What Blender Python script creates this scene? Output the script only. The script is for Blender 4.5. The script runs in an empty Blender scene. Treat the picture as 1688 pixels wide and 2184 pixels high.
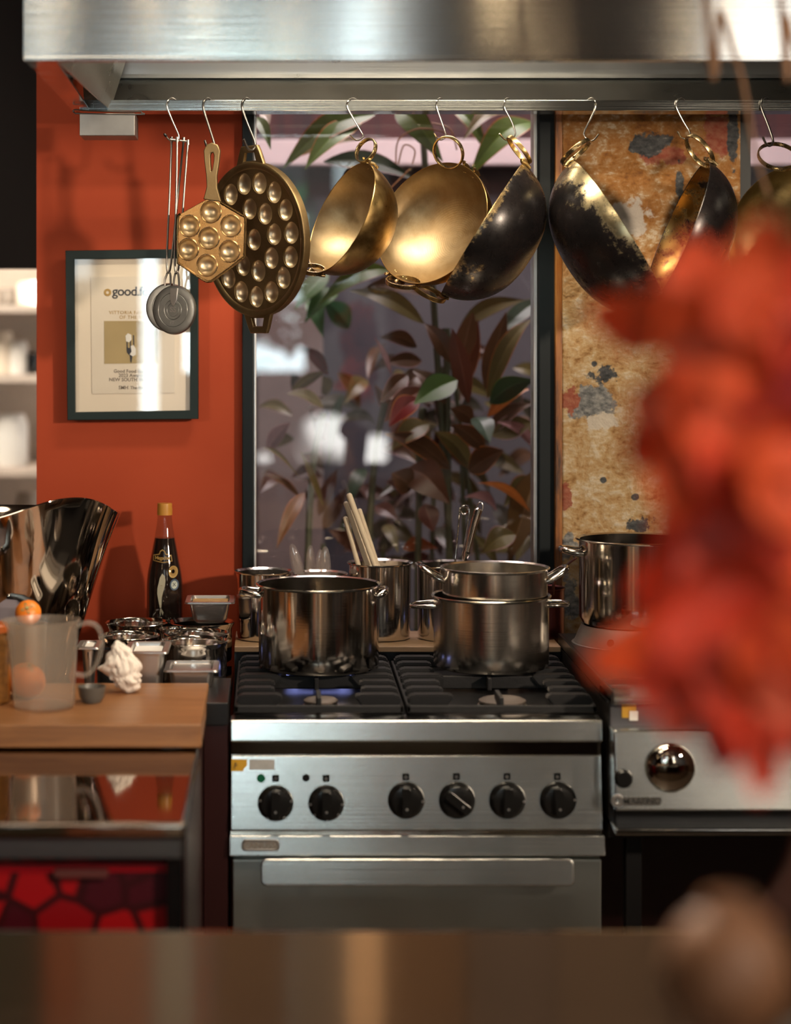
import bpy, bmesh, math, random
from mathutils import Vector, Matrix, noise as mnoise
PI = math.pi
S = bpy.context.scene
COL = S.collection

# ---------------------------------------------------------------- camera, world, lights, exposure
EYE, F, CX, CY = 1.72, 4500.0, 580.0, 680.0      # eye height, focal length and principal point in picture units
def P(px, py, D):
    return Vector(((px-CX)/F*D, D, EYE-(py-CY)/F*D))
cd = bpy.data.cameras.new('camera'); cam = bpy.data.objects.new('camera', cd); COL.objects.link(cam)
cam.location = (0, 0, EYE); cam.rotation_euler = (PI/2, 0, 0)
cd.sensor_fit = 'HORIZONTAL'; cd.sensor_width = 36; cd.lens = F/1688*36
cd.shift_x = (844-CX)/1688; cd.shift_y = -(1092-CY)/1688
cd.dof.use_dof = True; cd.dof.focus_distance = 5.1; cd.dof.aperture_fstop = 2.0
cd.clip_start = 0.05
S.camera = cam
S.view_settings.view_transform = 'Standard'; S.view_settings.look = 'None'
S.view_settings.gamma = 1; S.view_settings.use_curve_mapping = False
S.view_settings.exposure = 0.12
W = bpy.data.worlds.new('world'); S.world = W; W.use_nodes = True
bg = W.node_tree.nodes['Background']; bg.inputs[0].default_value = (.75, .9, 1, 1); bg.inputs[1].default_value = 1.0

def light(name, kind, loc, target, power, color, size=.5, size_y=None, spot=60, blend=.4):
    l = bpy.data.lights.new(name, kind); o = bpy.data.objects.new(name, l); COL.objects.link(o)
    l.energy = power; l.color = color
    if kind == 'AREA':
        l.size = size
        if size_y: l.shape = 'RECTANGLE'; l.size_y = size_y
    elif kind == 'SPOT': l.shadow_soft_size = size; l.spot_size = math.radians(spot); l.spot_blend = blend
    elif kind == 'POINT': l.shadow_soft_size = size
    o.location = loc
    d = Vector(target)-Vector(loc)
    o.rotation_euler = d.to_track_quat('-Z', 'Y').to_euler()
    return o
WARM = (1, .72, .42); COOL = (.78, .95, 1)
light('sun', 'SUN', (6, 4, 9), (0, 0, 0), 70, (1, .97, .92))
light('key_spot', 'SPOT', (2.9, 1.6, 2.28), (.25, 5.2, 1.70), 520, (1, .80, .60), .12, spot=48, blend=.7)
light('fill_spot', 'SPOT', (-.7, 2.2, 3.8), (-.1, 4.6, .9), 42, (1, .82, .62), .5, spot=50)
light('bar_fill_spot', 'SPOT', (.1, 3.0, 2.6), (.1, 1.66, .3), 340, (1, .86, .70), .05, spot=46)  # added spot, no real fixture; brightens the bar front for the partition's reflection
light('overhead_fill', 'AREA', (.2, 2.9, 4.1), (.2, 2.9, 0), 45, (1, .80, .58), .9, .3)  # added overhead fill brightening the counters, board top and bar front
light('wall_spot', 'SPOT', (-2.4, 1.9, 2.2), (-.55, 5.5, 1.95), 150, (1, .80, .60), .3, spot=24, blend=.8)
light('window_sky', 'AREA', (-.22, -3.9, 3.15), (-.22, 5, 3.15), 1.2, COOL, .9, 1.2)
light('door_daylight', 'AREA', (-.19, -3.9, 1.9), (-.19, 5, 1.9), 38, COOL, .84, 1.1)
light('slit_window', 'AREA', (-1.34, -3.9, 2.9), (-1.34, 5, 2.9), 1.4, COOL, .14, 1.8)
light('window_gap', 'AREA', (.52, -3.9, 2.9), (.52, 5, 2.9), 3.5, COOL, .15, 1.8)
light('sidelight', 'AREA', (-.86, -3.9, 1.5), (-.86, 5, 1.5), 4, COOL, .11, 1.6)
light('side_window', 'AREA', (2.88, -3.9, 3.05), (2.88, 5, 3.05), 7, (1, .93, .84), .55, 1.3)
light('griddle_warm_fill', 'AREA', (2.95, -3.9, 1.75), (2.95, 5, 1.75), 5, (1, .82, .6), .4, .8)  # warm fill added to put a glow on the griddle control panel
light('hood_lamp', 'AREA', (.35, 4.75, 2.62), (.35, 4.95, .9), 20, (1, .84, .62), 1.0, .15)
light('scullery_lamp', 'AREA', (-1.8, 7.3, 3.2), (-1.9, 9.0, 1.2), 110, (1, .86, .70), 1.2, .6)
light('courtyard_skylight', 'AREA', (.7, 6.25, 3.9), (.75, 6.6, 1.2), 100, (1, .86, .86), 2.0, .7)
light('flower_spot', 'SPOT', (2.2, -.6, 3.2), (.45, 1.8, 1.6), 320, (1, .82, .66), .08, spot=26)
random.seed(3)
for i in range(16):
    light('ceiling_bulb', 'POINT', (-2.2+i*.29+random.uniform(-.1, .1), random.uniform(-2.6, 1.6), random.uniform(2.7, 3.3)), (0, 0, 0), .8, (1, .70, .40), .028)

# ---------------------------------------------------------------- materials
class NT:
    def __init__(s, name):
        s.m = bpy.data.materials.new(name); s.m.use_nodes = True; s.t = s.m.node_tree; s.n = s.t.nodes
        s.b = s.n['Principled BSDF']; s.out = s.n['Material Output']
    def new(s, kind, **kw):
        n = s.n.new(kind)
        for k, v in kw.items(): setattr(n, k, v)
        return n
    def link(s, a, b): s.t.links.new(a, b)
    def put(s, sock, v):
        if hasattr(v, 'is_output') or isinstance(v, bpy.types.NodeSocket): s.link(v, sock)
        elif isinstance(v, (tuple, list)) and len(v) == 3 and sock.type == 'RGBA': sock.default_value = (*v, 1)
        else: sock.default_value = v
    def coord(s, kind='Object', scale=(1, 1, 1)):
        if kind == 'World': c = s.new('ShaderNodeNewGeometry').outputs['Position']
        else: c = s.new('ShaderNodeTexCoord').outputs[kind]
        mp = s.new('ShaderNodeMapping'); mp.inputs['Scale'].default_value = scale; s.link(c, mp.inputs[0]); return mp.outputs[0]
    def noise(s, vec, scale, detail=4, rough=.55, dist=0):
        n = s.new('ShaderNodeTexNoise'); s.link(vec, n.inputs['Vector'])
        n.inputs['Scale'].default_value = scale; n.inputs['Detail'].default_value = detail
        n.inputs['Roughness'].default_value = rough; n.inputs['Distortion'].default_value = dist
        return n.outputs[0]
    def ramp(s, fac, stops):
        r = s.new('ShaderNodeValToRGB'); s.link(fac, r.inputs[0]); e = r.color_ramp.elements
        while len(e) < len(stops): e.new(.5)
        for el, (p, c) in zip(e, stops):
            el.position = p; el.color = (*c, 1) if isinstance(c, tuple) else (c, c, c, 1)
        return r.outputs[0]
    def mix(s, f, a, b):
        n = s.new('ShaderNodeMix', data_type='RGBA'); s.put(n.inputs[0], f); s.put(n.inputs[6], a); s.put(n.inputs[7], b)
        return n.outputs[2]
    def math(s, op, a, b=0., c=0.):
        n = s.new('ShaderNodeMath', operation=op); s.put(n.inputs[0], a); s.put(n.inputs[1], b); s.put(n.inputs[2], c); return n.outputs[0]
    def bump(s, h, strength=.2, dist=.002):
        n = s.new('ShaderNodeBump'); s.link(h, n.inputs['Height']); n.inputs['Strength'].default_value = strength
        n.inputs['Distance'].default_value = dist; s.link(n.outputs[0], s.b.inputs['Normal'])
    def set(s, **kw):
        for k, v in kw.items(): s.put(s.b.inputs[{'c': 'Base Color', 'r': 'Roughness', 'm': 'Metallic', 'a': 'Anisotropic', 'coat': 'Coat Weight', 'tr': 'Transmission Weight', 'ior': 'IOR', 'spec': 'Specular IOR Level', 'al': 'Alpha', 'sss': 'Subsurface Weight', 'e': 'Emission Color', 'es': 'Emission Strength'}[k]], v)
        return s
    def xyz(s, vec):
        n = s.new('ShaderNodeSeparateXYZ'); s.link(vec, n.inputs[0]); return n.outputs

def plain(name, c, r=.5, m=0., var=.15, scale=12, bump=0, **kw):
    n = NT(name); v = n.coord(); f = n.noise(v, scale)
    c2 = tuple(x*(1-var) for x in c); n.set(c=n.mix(f, c2, tuple(min(1, x*(1+var)) for x in c)), r=r, m=m, **kw)
    if bump: n.bump(n.noise(v, scale*4, 6), bump)
    return n.m

def brushed(name, c=(.62, .62, .60), r=.28, grain='x', a=.0, smudge=.1, bump=.35):
    n = NT(name); sc = {'x': (1.5, 1.5, 260), 'z': (260, 260, 1.5)}[grain]
    g = n.noise(n.coord('Object', sc), 1, 3); w = n.noise(n.coord(), 6, 4, .6)
    n.set(c=c, m=1., r=n.math('ADD', n.math('MULTIPLY', w, smudge), r-smudge/2))
    if a:
        t = n.new('ShaderNodeCombineXYZ'); t.inputs[0].default_value = 0.; t.inputs[2].default_value = 1.
        n.link(t.outputs[0], n.b.inputs['Tangent']); n.set(a=a)
    n.bump(g, bump, .0006)
    return n.m

def scuffed(name, c=(.60, .57, .53), r=.12, sc=14, amp=.14, b=.08):       # polished, lightly worn pots
    n = NT(name); v = n.coord(); w = n.noise(v, sc, 5, .65); s = n.noise(n.coord('Object', (3, 3, 90)), 3, 3)
    n.set(c=c, m=1., r=n.math('ADD', n.math('MULTIPLY', w, amp), r-amp*.4)); n.bump(s, b, .0006); return n.m

def brass_mat(name, c1=(.41, .315, .19), c2=(.28, .195, .10), r=.42, swirl=True):
    n = NT(name); v = n.coord(); w = n.noise(v, 9, 6, .65, .4); f = n.noise(n.coord('Object', (1, 1, 1)), 40, 5, .7)
    t = n.math('ADD', n.math('MULTIPLY', w, .75), n.math('MULTIPLY', f, .25))
    n.set(c=n.ramp(t, [(.34, c2), (.56, c1), (.75, tuple(min(1, x*1.2) for x in c1))]), m=1., r=n.math('ADD', n.math('MULTIPLY', f, .22), r-.1))
    wv = n.new('ShaderNodeTexWave', wave_type='RINGS', rings_direction='Z'); n.link(v, wv.inputs[0]); wv.inputs['Scale'].default_value = 60; wv.inputs['Distortion'].default_value = 2.5; wv.inputs['Detail'].default_value = 2
    n.bump(wv.outputs[1] if swirl else f, .045, .001)
    return n.m

def patina_mat(name, level=.5, rimw=.0, side=0., c=(.46, .33, .16), gain=.264):
    """soot-black pan with worn brass showing; rimw = worn band under the rim (depth along the pan axis)"""
    n = NT(name); v = n.coord(); a = n.noise(v, 7, 8, .68, .3); f = n.noise(v, 45, 6, .75)
    t = n.math('ADD', n.math('MULTIPLY', a, .62), n.math('MULTIPLY', f, .38))
    x, y, z = n.xyz(n.coord())
    if rimw:
        k = n.math('MULTIPLY', n.math('SUBTRACT', n.math('ADD', z, rimw), 0), gain/rimw)      # higher near the rim (z = 0)
        if side: k = n.math('MULTIPLY', k, n.math('MULTIPLY_ADD', x, side, .55))
        t = n.math('ADD', t, n.math('MAXIMUM', k, 0))
    m = n.ramp(t, [(level, 0.), (level+.07, 1.)])
    dark = n.ramp(a, [(.3, (.006, .006, .007)), (.55, (.018, .014, .014)), (.7, (.05, .022, .012))])
    n.set(c=n.mix(m, dark, c), m=n.math('MULTIPLY_ADD', m, .65, .35), r=n.math('MULTIPLY_ADD', f, .25, .16))
    n.bump(t, .25, .002); return n.m

M = {}
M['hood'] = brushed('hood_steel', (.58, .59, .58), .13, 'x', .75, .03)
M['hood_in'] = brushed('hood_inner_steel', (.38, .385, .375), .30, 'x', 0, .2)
M['stove'] = brushed('stove_steel', (.60, .61, .59), .24, 'x', .7, .10)
M['door_steel'] = brushed('oven_door_steel', (.50, .54, .52), .30, 'x', .7, .10)
M['sheet'] = brushed('counter_sheet_steel', (.55, .48, .42), .10, 'x', .5, .02, .22)
M['pot'] = scuffed('pot_steel', (.56, .52, .47), .10)
M['potb'] = brushed('brushed_pot_steel', (.60, .56, .50), .18, 'x', 0, .06, .15)
M['tin'] = scuffed('tin_steel', (.74, .70, .65), .10)
M['bucket'] = scuffed('bucket_steel', (.56, .48, .40), .06, 5, .08, .02)
M['satin'] = plain('satin_steel', (.60, .58, .56), .34, 1., .15, 20)
M['wire'] = plain('steel_wire', (.55, .53, .50), .25, 1.)
M['darkwire'] = plain('dark_steel_wire', (.17, .16, .15), .35, 1.)
M['alu'] = plain('cast_aluminium', (.40, .41, .40), .40, 1., .22, 30, .15)
M['brass'] = brass_mat('brass')
M['brassw'] = brass_mat('worn_brass', (.44, .30, .12), (.20, .115, .04), .30)
M['cast'] = brass_mat('cast_brass', (.30, .215, .11), (.22, .15, .07), .44, False)
M['cup'] = brass_mat('polished_brass_cup', (.80, .68, .50), (.66, .53, .36), .36, False)
M['castp'] = brass_mat('polished_cast_brass', (.27, .165, .07), (.19, .11, .04), .27, False)
M['cupp'] = brass_mat('bright_brass_cup', (.74, .59, .39), (.60, .45, .26), .38, False)
M['patC'] = patina_mat('black_patina_spotted', .552, .02, gain=.10)
M['patD'] = patina_mat('black_patina_worn_rim', .575, .085, 2.6, (.46, .38, .23))
M['patE'] = patina_mat('black_patina', .60)
M['patIn'] = patina_mat('dark_brass_inside', .42, 0, 0, (.30, .18, .06))
M['brassF'] = brass_mat('dull_brass', (.32, .25, .12), (.20, .14, .06), .36)
M['loop'] = brass_mat('handle_brass', (.50, .38, .20), (.16, .10, .05), .26, False)
M['black'] = plain('black_enamel', (.010, .010, .011), .28)
M['iron'] = plain('cast_iron', (.006, .006, .007), .55, 0, .3, 30, .25, spec=.3)
M['knob'] = plain('black_plastic', (.008, .008, .008), .22)
M['white'] = plain('white_print', (.75, .75, .72), .5, var=.03)
M['ink'] = plain('dark_ink', (.03, .035, .05), .6)
M['inkg'] = plain('grey_ink', (.22, .19, .16), .6)
M['gold'] = plain('gold_ink', (.42, .27, .08), .5)
M['green'] = plain('green_lamp', (.01, .10, .05), .2)
M['darkgreen'] = plain('dark_green_frame', (.012, .022, .021), .4, spec=.25)
M['steelblue'] = plain('window_frame_paint', (.008, .012, .014), .4, spec=.2)
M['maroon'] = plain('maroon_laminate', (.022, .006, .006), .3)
M['creamp'] = plain('cream_paper', (.72, .66, .56), .7, var=.04)
M['mat'] = plain('mat_board', (.78, .70, .58), .7, var=.03)
M['mustard'] = plain('mustard_sticker', (.50, .28, .02), .5)
M['floor'] = plain('floor_tiles', (.10, .07, .05), .4)
M['ceil'] = plain('dark_ceiling', (.10, .065, .05), .8)
M['plast'] = plain('grey_tin_plastic', (.09, .09, .09), .35, .6)
M['copper'] = plain('dark_copper', (.16, .05, .045), .28, .9)
M['cloth'] = plain('white_cloth', (.72, .66, .60), .85, var=.1, scale=30, bump=.3)
M['orange'] = plain('orange_peel', (.80, .22, .02), .4, var=.12, bump=.1)
M['stemg'] = plain('green_stem', (.05, .06, .03), .5, var=.4, scale=40)
M['stick'] = plain('pale_wood', (.66, .56, .40), .55, var=.18, scale=25)
M['clay'] = plain('brown_clay', (.20, .09, .04), .55, var=.5, scale=14)
M['dry'] = plain('dried_stem', (.26, .13, .06), .6)
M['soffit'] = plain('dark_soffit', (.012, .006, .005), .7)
M['grill'] = plain('griddle_black', (.03, .026, .024), .3, .5)

n = NT('orange_wall_paint'); v = n.coord('World'); f = n.noise(v, 2.2, 5); g = n.noise(v, 60, 3)
n.set(c=n.ramp(f, [(.3, (.36, .052, .019)), (.7, (.41, .066, .025))]), r=.7, spec=.2); n.bump(g, .08, .003); M['wall'] = n.m

def wood_mat(name, c1, c2, r=.45, grain=(2.5, 40, 40)):
    n = NT(name); v = n.coord('Object', grain); f = n.noise(v, 1, 6, .65, 1.5); g = n.noise(n.coord(), 4, 3)
    n.set(c=n.mix(n.math('MULTIPLY', g, .35), n.ramp(f, [(.3, c2), (.68, c1)]), c2), r=r); n.bump(f, .12, .001); return n.m
M['board'] = wood_mat('chopping_board_wood', (.36, .17, .065), (.17, .07, .025), .38)
M['shelf'] = wood_mat('pale_shelf_wood', (.45, .30, .18), (.28, .17, .09), .5)
M['darkwood'] = wood_mat('dark_wood', (.09, .045, .022), (.035, .018, .010), .5, (22, 22, 2))

# distressed plaster on the pillar, patches placed where they are on the wall (world metres)
n = NT('distressed_plaster'); v = n.coord('World'); x, y, z = n.xyz(v)
big = n.noise(v, 3.2, 6, .6, .3); mid = n.noise(v, 16, 7, .7, .6); fine = n.noise(n.coord('World', (1, 1, 1.6)), 55, 6, .7)
up = n.math('MULTIPLY_ADD', z, 1.35, -2.32)                                     # ochre wash above, bare cream below
t = n.math('ADD', n.math('ADD', up, n.math('MULTIPLY', big, .9)), n.math('MULTIPLY', mid, .55))
mf = n.math('ADD', n.math('MULTIPLY', mid, .6), n.math('MULTIPLY', fine, .4))
ochre = n.ramp(mf, [(.38, (.20, .075, .014)), (.47, (.36, .15, .030)), (.56, (.44, .25, .10)), (.62, (.58, .42, .24))])
cream = n.ramp(mf, [(.38, (.26, .12, .03)), (.46, (.50, .31, .13)), (.53, (.58, .43, .24)), (.62, (.74, .64, .46))])
c = n.mix(n.ramp(t, [(.55, 0.), (.9, 1.)]), cream, ochre)
c = n.mix(n.ramp(n.math('ADD', n.math('MULTIPLY', fine, .6), n.math('MULTIPLY', mid, .4)), [(.54, 0.), (.63, .8)]), c, (.66, .58, .46))
def patch(px, py, rx, rz, col, amp=1.0, edge=.12):
    global c
    q = P(px, py, 5.45); dx = n.math('DIVIDE', n.math('SUBTRACT', x, q.x), rx/F*5.45); dz = n.math('DIVIDE', n.math('SUBTRACT', z, q.z), rz/F*5.45)
    d = n.math('SQRT', n.math('ADD', n.math('MULTIPLY', dx, dx), n.math('MULTIPLY', dz, dz)))
    d = n.math('ADD', d, n.math('MULTIPLY', n.math('SUBTRACT', n.noise(v, 22, 6, .7), .5), 3.2*amp))
    k = n.ramp(d, [(.80, 1.), (.80+edge, 0.)]); c = n.mix(k, c, col)
grey = n.ramp(fine, [(.35, (.02, .024, .028)), (.6, (.10, .105, .11)), (.7, (.35, .33, .30))])
grey2 = n.ramp(fine, [(.3, (.03, .034, .04)), (.5, (.22, .23, .23)), (.66, (.42, .41, .38))])
redp = n.ramp(fine, [(.35, (.28, .05, .025)), (.7, (.42, .17, .10))])
patch(1340, 470, 55, 45, (.58, .52, .45), .7); patch(1530, 290, 42, 48, redp, .6); patch(1420, 330, 60, 30, redp, 1.0)
patch(1388, 308, 55, 26, grey, .8); patch(1565, 290, 14, 70, grey, .6); patch(1450, 390, 9, 40, grey, 1.0)
patch(1262, 860, 62, 40, grey2, .9); patch(1215, 850, 26, 30, redp, 1.); patch(1290, 800, 30, 20, grey, 1.0)
patch(1285, 900, 40, 22, (.66, .60, .50), .8); patch(1208, 1060, 16, 30, redp, .8); patch(1365, 1115, 26, 22, grey, 1.1)
patch(1210, 1165, 30, 34, grey2, 1.); patch(1212, 1275, 34, 52, grey2, 1.1); patch(1355, 1060, 10, 9, grey, .4); patch(1288, 1024, 8, 8, grey, .4); patch(1268, 776, 8, 8, grey, .3)
n.set(c=c, r=n.math('MULTIPLY_ADD', fine, -.35, .62)); n.bump(n.math('ADD', mid, n.math('MULTIPLY', fine, .6)), .9, .011)
M['plaster'] = n.m
n = NT('stained_timber_edge'); v = n.coord('World', (40, 40, 4)); f = n.noise(v, 1, 5, .7)
n.set(c=n.ramp(f, [(.35, (.05, .018, .006)), (.5, (.30, .10, .015)), (.7, (.42, .20, .05))]), r=.4); M['stain'] = n.m

# courtyard wall: dark red boards above, pale pink rail, grey below
n = NT('courtyard_render'); v = n.coord('World'); x, y, z = n.xyz(v); f = n.noise(v, 5, 5); b = n.noise(n.coord('World', (26, 1, 1)), 1, 2)
hi = n.ramp(b, [(.4, (.022, .012, .014)), (.6, (.055, .016, .016))])
lo = n.ramp(f, [(.3, (.042, .042, .054)), (.7, (.060, .060, .074))])
n.set(c=n.mix(n.math('GREATER_THAN', z, 2.30), lo, hi), r=.7); M['court'] = n.m
M['pinkrail'] = plain('pale_pink_rail', (.60, .53, .54), .5)
M['taupe'] = plain('taupe_render', (.20, .165, .155), .6, var=.3, scale=5)

# interior wall behind the camera: tall boards of mixed tone
n = NT('panelled_wall'); b = n.noise(n.coord('World', (3.2, 3.2, .05)), 1, 1)
n.set(c=n.ramp(b, [(.40, (.012, .008, .007)), (.47, (.10, .045, .022)), (.55, (.24, .12, .06)), (.62, (.03, .018, .014))]), r=.5); M['panel'] = n.m
n.m.node_tree.nodes

n = NT('window_glass'); tr = n.new('ShaderNodeBsdfTransparent'); gl = n.new('ShaderNodeBsdfGlossy'); gl.inputs['Roughness'].default_value = .0
fr = n.new('ShaderNodeFresnel'); fr.inputs[0].default_value = 1.62; mx = n.new('ShaderNodeMixShader')
gb = n.new('ShaderNodeNewGeometry'); n.link(n.math('MULTIPLY', n.math('MULTIPLY', fr.outputs[0], 1.6), n.math('SUBTRACT', 1., gb.outputs['Backfacing'])), mx.inputs[0]); n.link(tr.outputs[0], mx.inputs[1]); n.link(gl.outputs[0], mx.inputs[2]); n.link(mx.outputs[0], n.out.inputs[0]); M['glass'] = n.m

def clearmat(name, tint, body, bodycol, rough=.05, fres=1.5):
    n = NT(name); tr = n.new('ShaderNodeBsdfTransparent'); tr.inputs[0].default_value = (*tint, 1)
    gl = n.new('ShaderNodeBsdfGlossy'); gl.inputs['Roughness'].default_value = rough
    df = n.new('ShaderNodeBsdfTranslucent'); df.inputs[0].default_value = (*bodycol, 1)
    d2 = n.new('ShaderNodeBsdfDiffuse'); d2.inputs[0].default_value = (*bodycol, 1)
    a = n.new('ShaderNodeMixShader'); a.inputs[0].default_value = .5; n.link(df.outputs[0], a.inputs[1]); n.link(d2.outputs[0], a.inputs[2])
    b = n.new('ShaderNodeMixShader'); b.inputs[0].default_value = body; n.link(tr.outputs[0], b.inputs[1]); n.link(a.outputs[0], b.inputs[2])
    fr = n.new('ShaderNodeFresnel'); fr.inputs[0].default_value = fres; mx = n.new('ShaderNodeMixShader')
    gb = n.new('ShaderNodeNewGeometry'); n.link(n.math('MULTIPLY', fr.outputs[0], n.math('SUBTRACT', 1., gb.outputs['Backfacing'])), mx.inputs[0]); n.link(b.outputs[0], mx.inputs[1]); n.link(gl.outputs[0], mx.inputs[2]); n.link(mx.outputs[0], n.out.inputs[0])
    return n.m
M['jug'] = clearmat('frosted_plastic', (.92, .89, .85), .15, (.80, .74, .66), .28)
M['bottle'] = clearmat('bottle_glass', (.85, .82, .78), .03, (.5, .4, .35), .03, 1.5)
M['acrylic'] = clearmat('clear_acrylic', (.93, .90, .88), .14, (.8, .76, .72), .05, 1.6)
n = NT('fish_sauce'); n.set(c=(.008, .003, .002), r=.06, coat=.6); M['sauce'] = n.m
M['capo'] = plain('ochre_cap', (.55, .26, .04), .35)
M['chrome'] = plain('chrome', (.62, .58, .52), .03, 1., .02)
n = NT('gas_flame'); n.n.remove(n.b); em = n.new('ShaderNodeEmission'); em.inputs[0].default_value = (.35, .4, 1, 1); em.inputs[1].default_value = 2.2
tr = n.new('ShaderNodeBsdfTransparent'); mx = n.new('ShaderNodeMixShader'); lw = n.new('ShaderNodeLayerWeight'); lw.inputs[0].default_value = .35
n.link(lw.outputs['Facing'], mx.inputs[0]); n.link(tr.outputs[0], mx.inputs[1]); n.link(em.outputs[0], mx.inputs[2]); n.link(mx.outputs[0], n.out.inputs[0]); M['flame'] = n.m

n = NT('leaf'); at = n.new('ShaderNodeAttribute'); at.attribute_name = 'Col'; v = n.coord('World'); f = n.noise(v, 60, 4)
c = n.mix(n.math('MULTIPLY', f, .5), at.outputs[0], n.mix(.7, at.outputs[0], (.02, .01, .01))); n.set(c=c, r=.38)
ts = n.new('ShaderNodeBsdfTranslucent'); n.link(c, ts.inputs[0]); mx = n.new('ShaderNodeMixShader'); mx.inputs[0].default_value = .3
n.link(n.b.outputs[0], mx.inputs[1]); n.link(ts.outputs[0], mx.inputs[2]); n.link(mx.outputs[0], n.out.inputs[0]); M['leaf'] = n.m
n = NT('red_petal'); at = n.new('ShaderNodeAttribute'); at.attribute_name = 'Col'; n.set(c=at.outputs[0], r=.6)
ts = n.new('ShaderNodeBsdfTranslucent'); n.link(at.outputs[0], ts.inputs[0]); mx = n.new('ShaderNodeMixShader'); mx.inputs[0].default_value = .12
n.link(n.b.outputs[0], mx.inputs[1]); n.link(ts.outputs[0], mx.inputs[2]); n.link(mx.outputs[0], n.out.inputs[0]); M['petal'] = n.m

n = NT('red_shards'); vo = n.new('ShaderNodeTexVoronoi', feature='DISTANCE_TO_EDGE'); v = n.coord('World', (1, 1, 1)); n.link(v, vo.inputs['Vector']); vo.inputs['Scale'].default_value = 13
v2 = n.new('ShaderNodeTexVoronoi'); n.link(v, v2.inputs['Vector']); v2.inputs['Scale'].default_value = 13
e = n.ramp(vo.outputs['Distance'], [(.05, 0.), (.11, 1.)]); cc = n.ramp(n.xyz(v2.outputs['Color'])[0], [(.2, (.10, .004, .012)), (.35, (.50, .002, .006)), (.9, (.75, .006, .010))])
n.set(c=n.mix(e, (.06, .003, .005), cc), r=.4); M['shards'] = n.m
M['redp'] = plain('red_plastic', (.62, .004, .014), .35)

# ---------------------------------------------------------------- mesh tools
def empty_bm(): return bmesh.new()
def box(bm, x0, x1, y0, y1, z0, z1, bev=0):
    r = bmesh.ops.create_cube(bm, size=1)
    for v in r['verts']:
        v.co = Vector(((x0+x1)/2+v.co.x*(x1-x0), (y0+y1)/2+v.co.y*(y1-y0), (z0+z1)/2+v.co.z*(z1-z0)))
    if bev:
        es = list({e for v in r['verts'] for e in v.link_edges})
        bmesh.ops.bevel(bm, geom=es, offset=bev, segments=3, profile=.5, affect='EDGES')
    return bm
def bx(*a, **k): return box(empty_bm(), *a, **k)
def lathe(bm, prof, seg=64, c=(0, 0, 0), mat=None, sy=1., zfun=None, a0=0, a1=2*PI):
    """prof: list of (r, z); open or closed profile spun round z"""
    full = abs(a1-a0-2*PI) < 1e-6; ns = seg if full else seg+1; rings = []
    for r, z in prof:
        if r < 1e-7: rings.append([bm.verts.new((0, 0, z))]); continue
        ring = []
        for i in range(ns):
            a = a0+(a1-a0)*i/seg; zz = z+(zfun(a, r, z) if zfun else 0)
            ring.append(bm.verts.new((r*math.cos(a), r*sy*math.sin(a), zz)))
        rings.append(ring)
    for A, B in zip(rings, rings[1:]):
        for i in range(seg):
            j = (i+1) % ns
            if len(A) == 1 and len(B) == 1: continue
            if len(A) == 1: f = (A[0], B[i], B[j])
            elif len(B) == 1: f = (A[i], B[0], A[j])
            else: f = (A[i], B[i], B[j], A[j])
            try: bm.faces.new(f)
            except ValueError: pass
    vs = [v for R in rings for v in R]
    for v in vs:
        if mat is not None: v.co = mat @ v.co
        v.co += Vector(c)
    return bm
def tube(bm, pts, r, seg=10, closed=False, flat=None, cap=True):
    """pts polyline; r radius or list; flat=(w,t,axis) draws a strap of width w along axis instead of a round wire"""
    pts = [Vector(p) for p in pts]; n_ = len(pts); rings = []
    prev = None
    for i, p in enumerate(pts):
        if closed: t = (pts[(i+1) % n_]-pts[i-1]).normalized()
        else: t = (pts[min(i+1, n_-1)]-pts[max(i-1, 0)]).normalized()
        if flat: a = Vector(flat[2]); a = (a-t*a.dot(t)).normalized(); b = t.cross(a)
        else:
            if prev is None: a = t.orthogonal().normalized()
            else: a = (prev-t*prev.dot(t)).normalized()
            b = t.cross(a); prev = a
        rr = r[i] if isinstance(r, (list, tuple)) else r
        ring = []
        for k in range(seg):
            an = 2*PI*k/seg+ (PI/4 if flat and seg == 4 else 0)
            if flat:
                e = .45; ca, sa = math.cos(an), math.sin(an)
                u = math.copysign(abs(ca)**e, ca)*flat[0]/2; w = math.copysign(abs(sa)**e, sa)*flat[1]/2
                ring.append(bm.verts.new(p+a*u+b*w))
            else: ring.append(bm.verts.new(p+a*rr*math.cos(an)+b*rr*math.sin(an)))
        rings.append(ring)
    rng = range(n_ if closed else n_-1)
    for i in rng:
        A, B = rings[i], rings[(i+1) % n_]
        for k in range(seg): bm.faces.new((A[k], B[k], B[(k+1) % seg], A[(k+1) % seg]))
    if not closed and cap: bm.faces.new(rings[0][::-1]); bm.faces.new(rings[-1])
    return bm
def smooth_path(pts, n_=6, closed=False):
    pts = [Vector(p) for p in pts]; out = []; m = len(pts)
    for i in range(m if closed else m-1):
        g = lambda k: pts[k % m] if closed else pts[max(0, min(m-1, k))]
        p0, p1, p2, p3 = g(i-1), g(i), g(i+1), g(i+2)
        for s in range(n_):
            t = s/n_
            out.append(.5*((2*p1)+(p2-p0)*t+(2*p0-5*p1+4*p2-p3)*t*t+(3*p1-p0-3*p2+p3)*t**3))
    if not closed: out.append(pts[-1])
    return out
def plate(outline, holes=(), thick=.004, bev=.0008, mat=None, bm=None):
    cu = bpy.data.curves.new('tmp', 'CURVE'); cu.dimensions = '2D'; cu.fill_mode = 'BOTH'; cu.extrude = thick/2-bev; cu.bevel_depth = bev; cu.bevel_resolution = 2
    for lp in [outline, *holes]:
        s = cu.splines.new('POLY'); s.points.add(len(lp)-1); s.use_cyclic_u = True
        for p, q in zip(s.points, lp): p.co = (q[0], q[1], 0, 1)
    return from_curve(cu, mat, bm)
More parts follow.
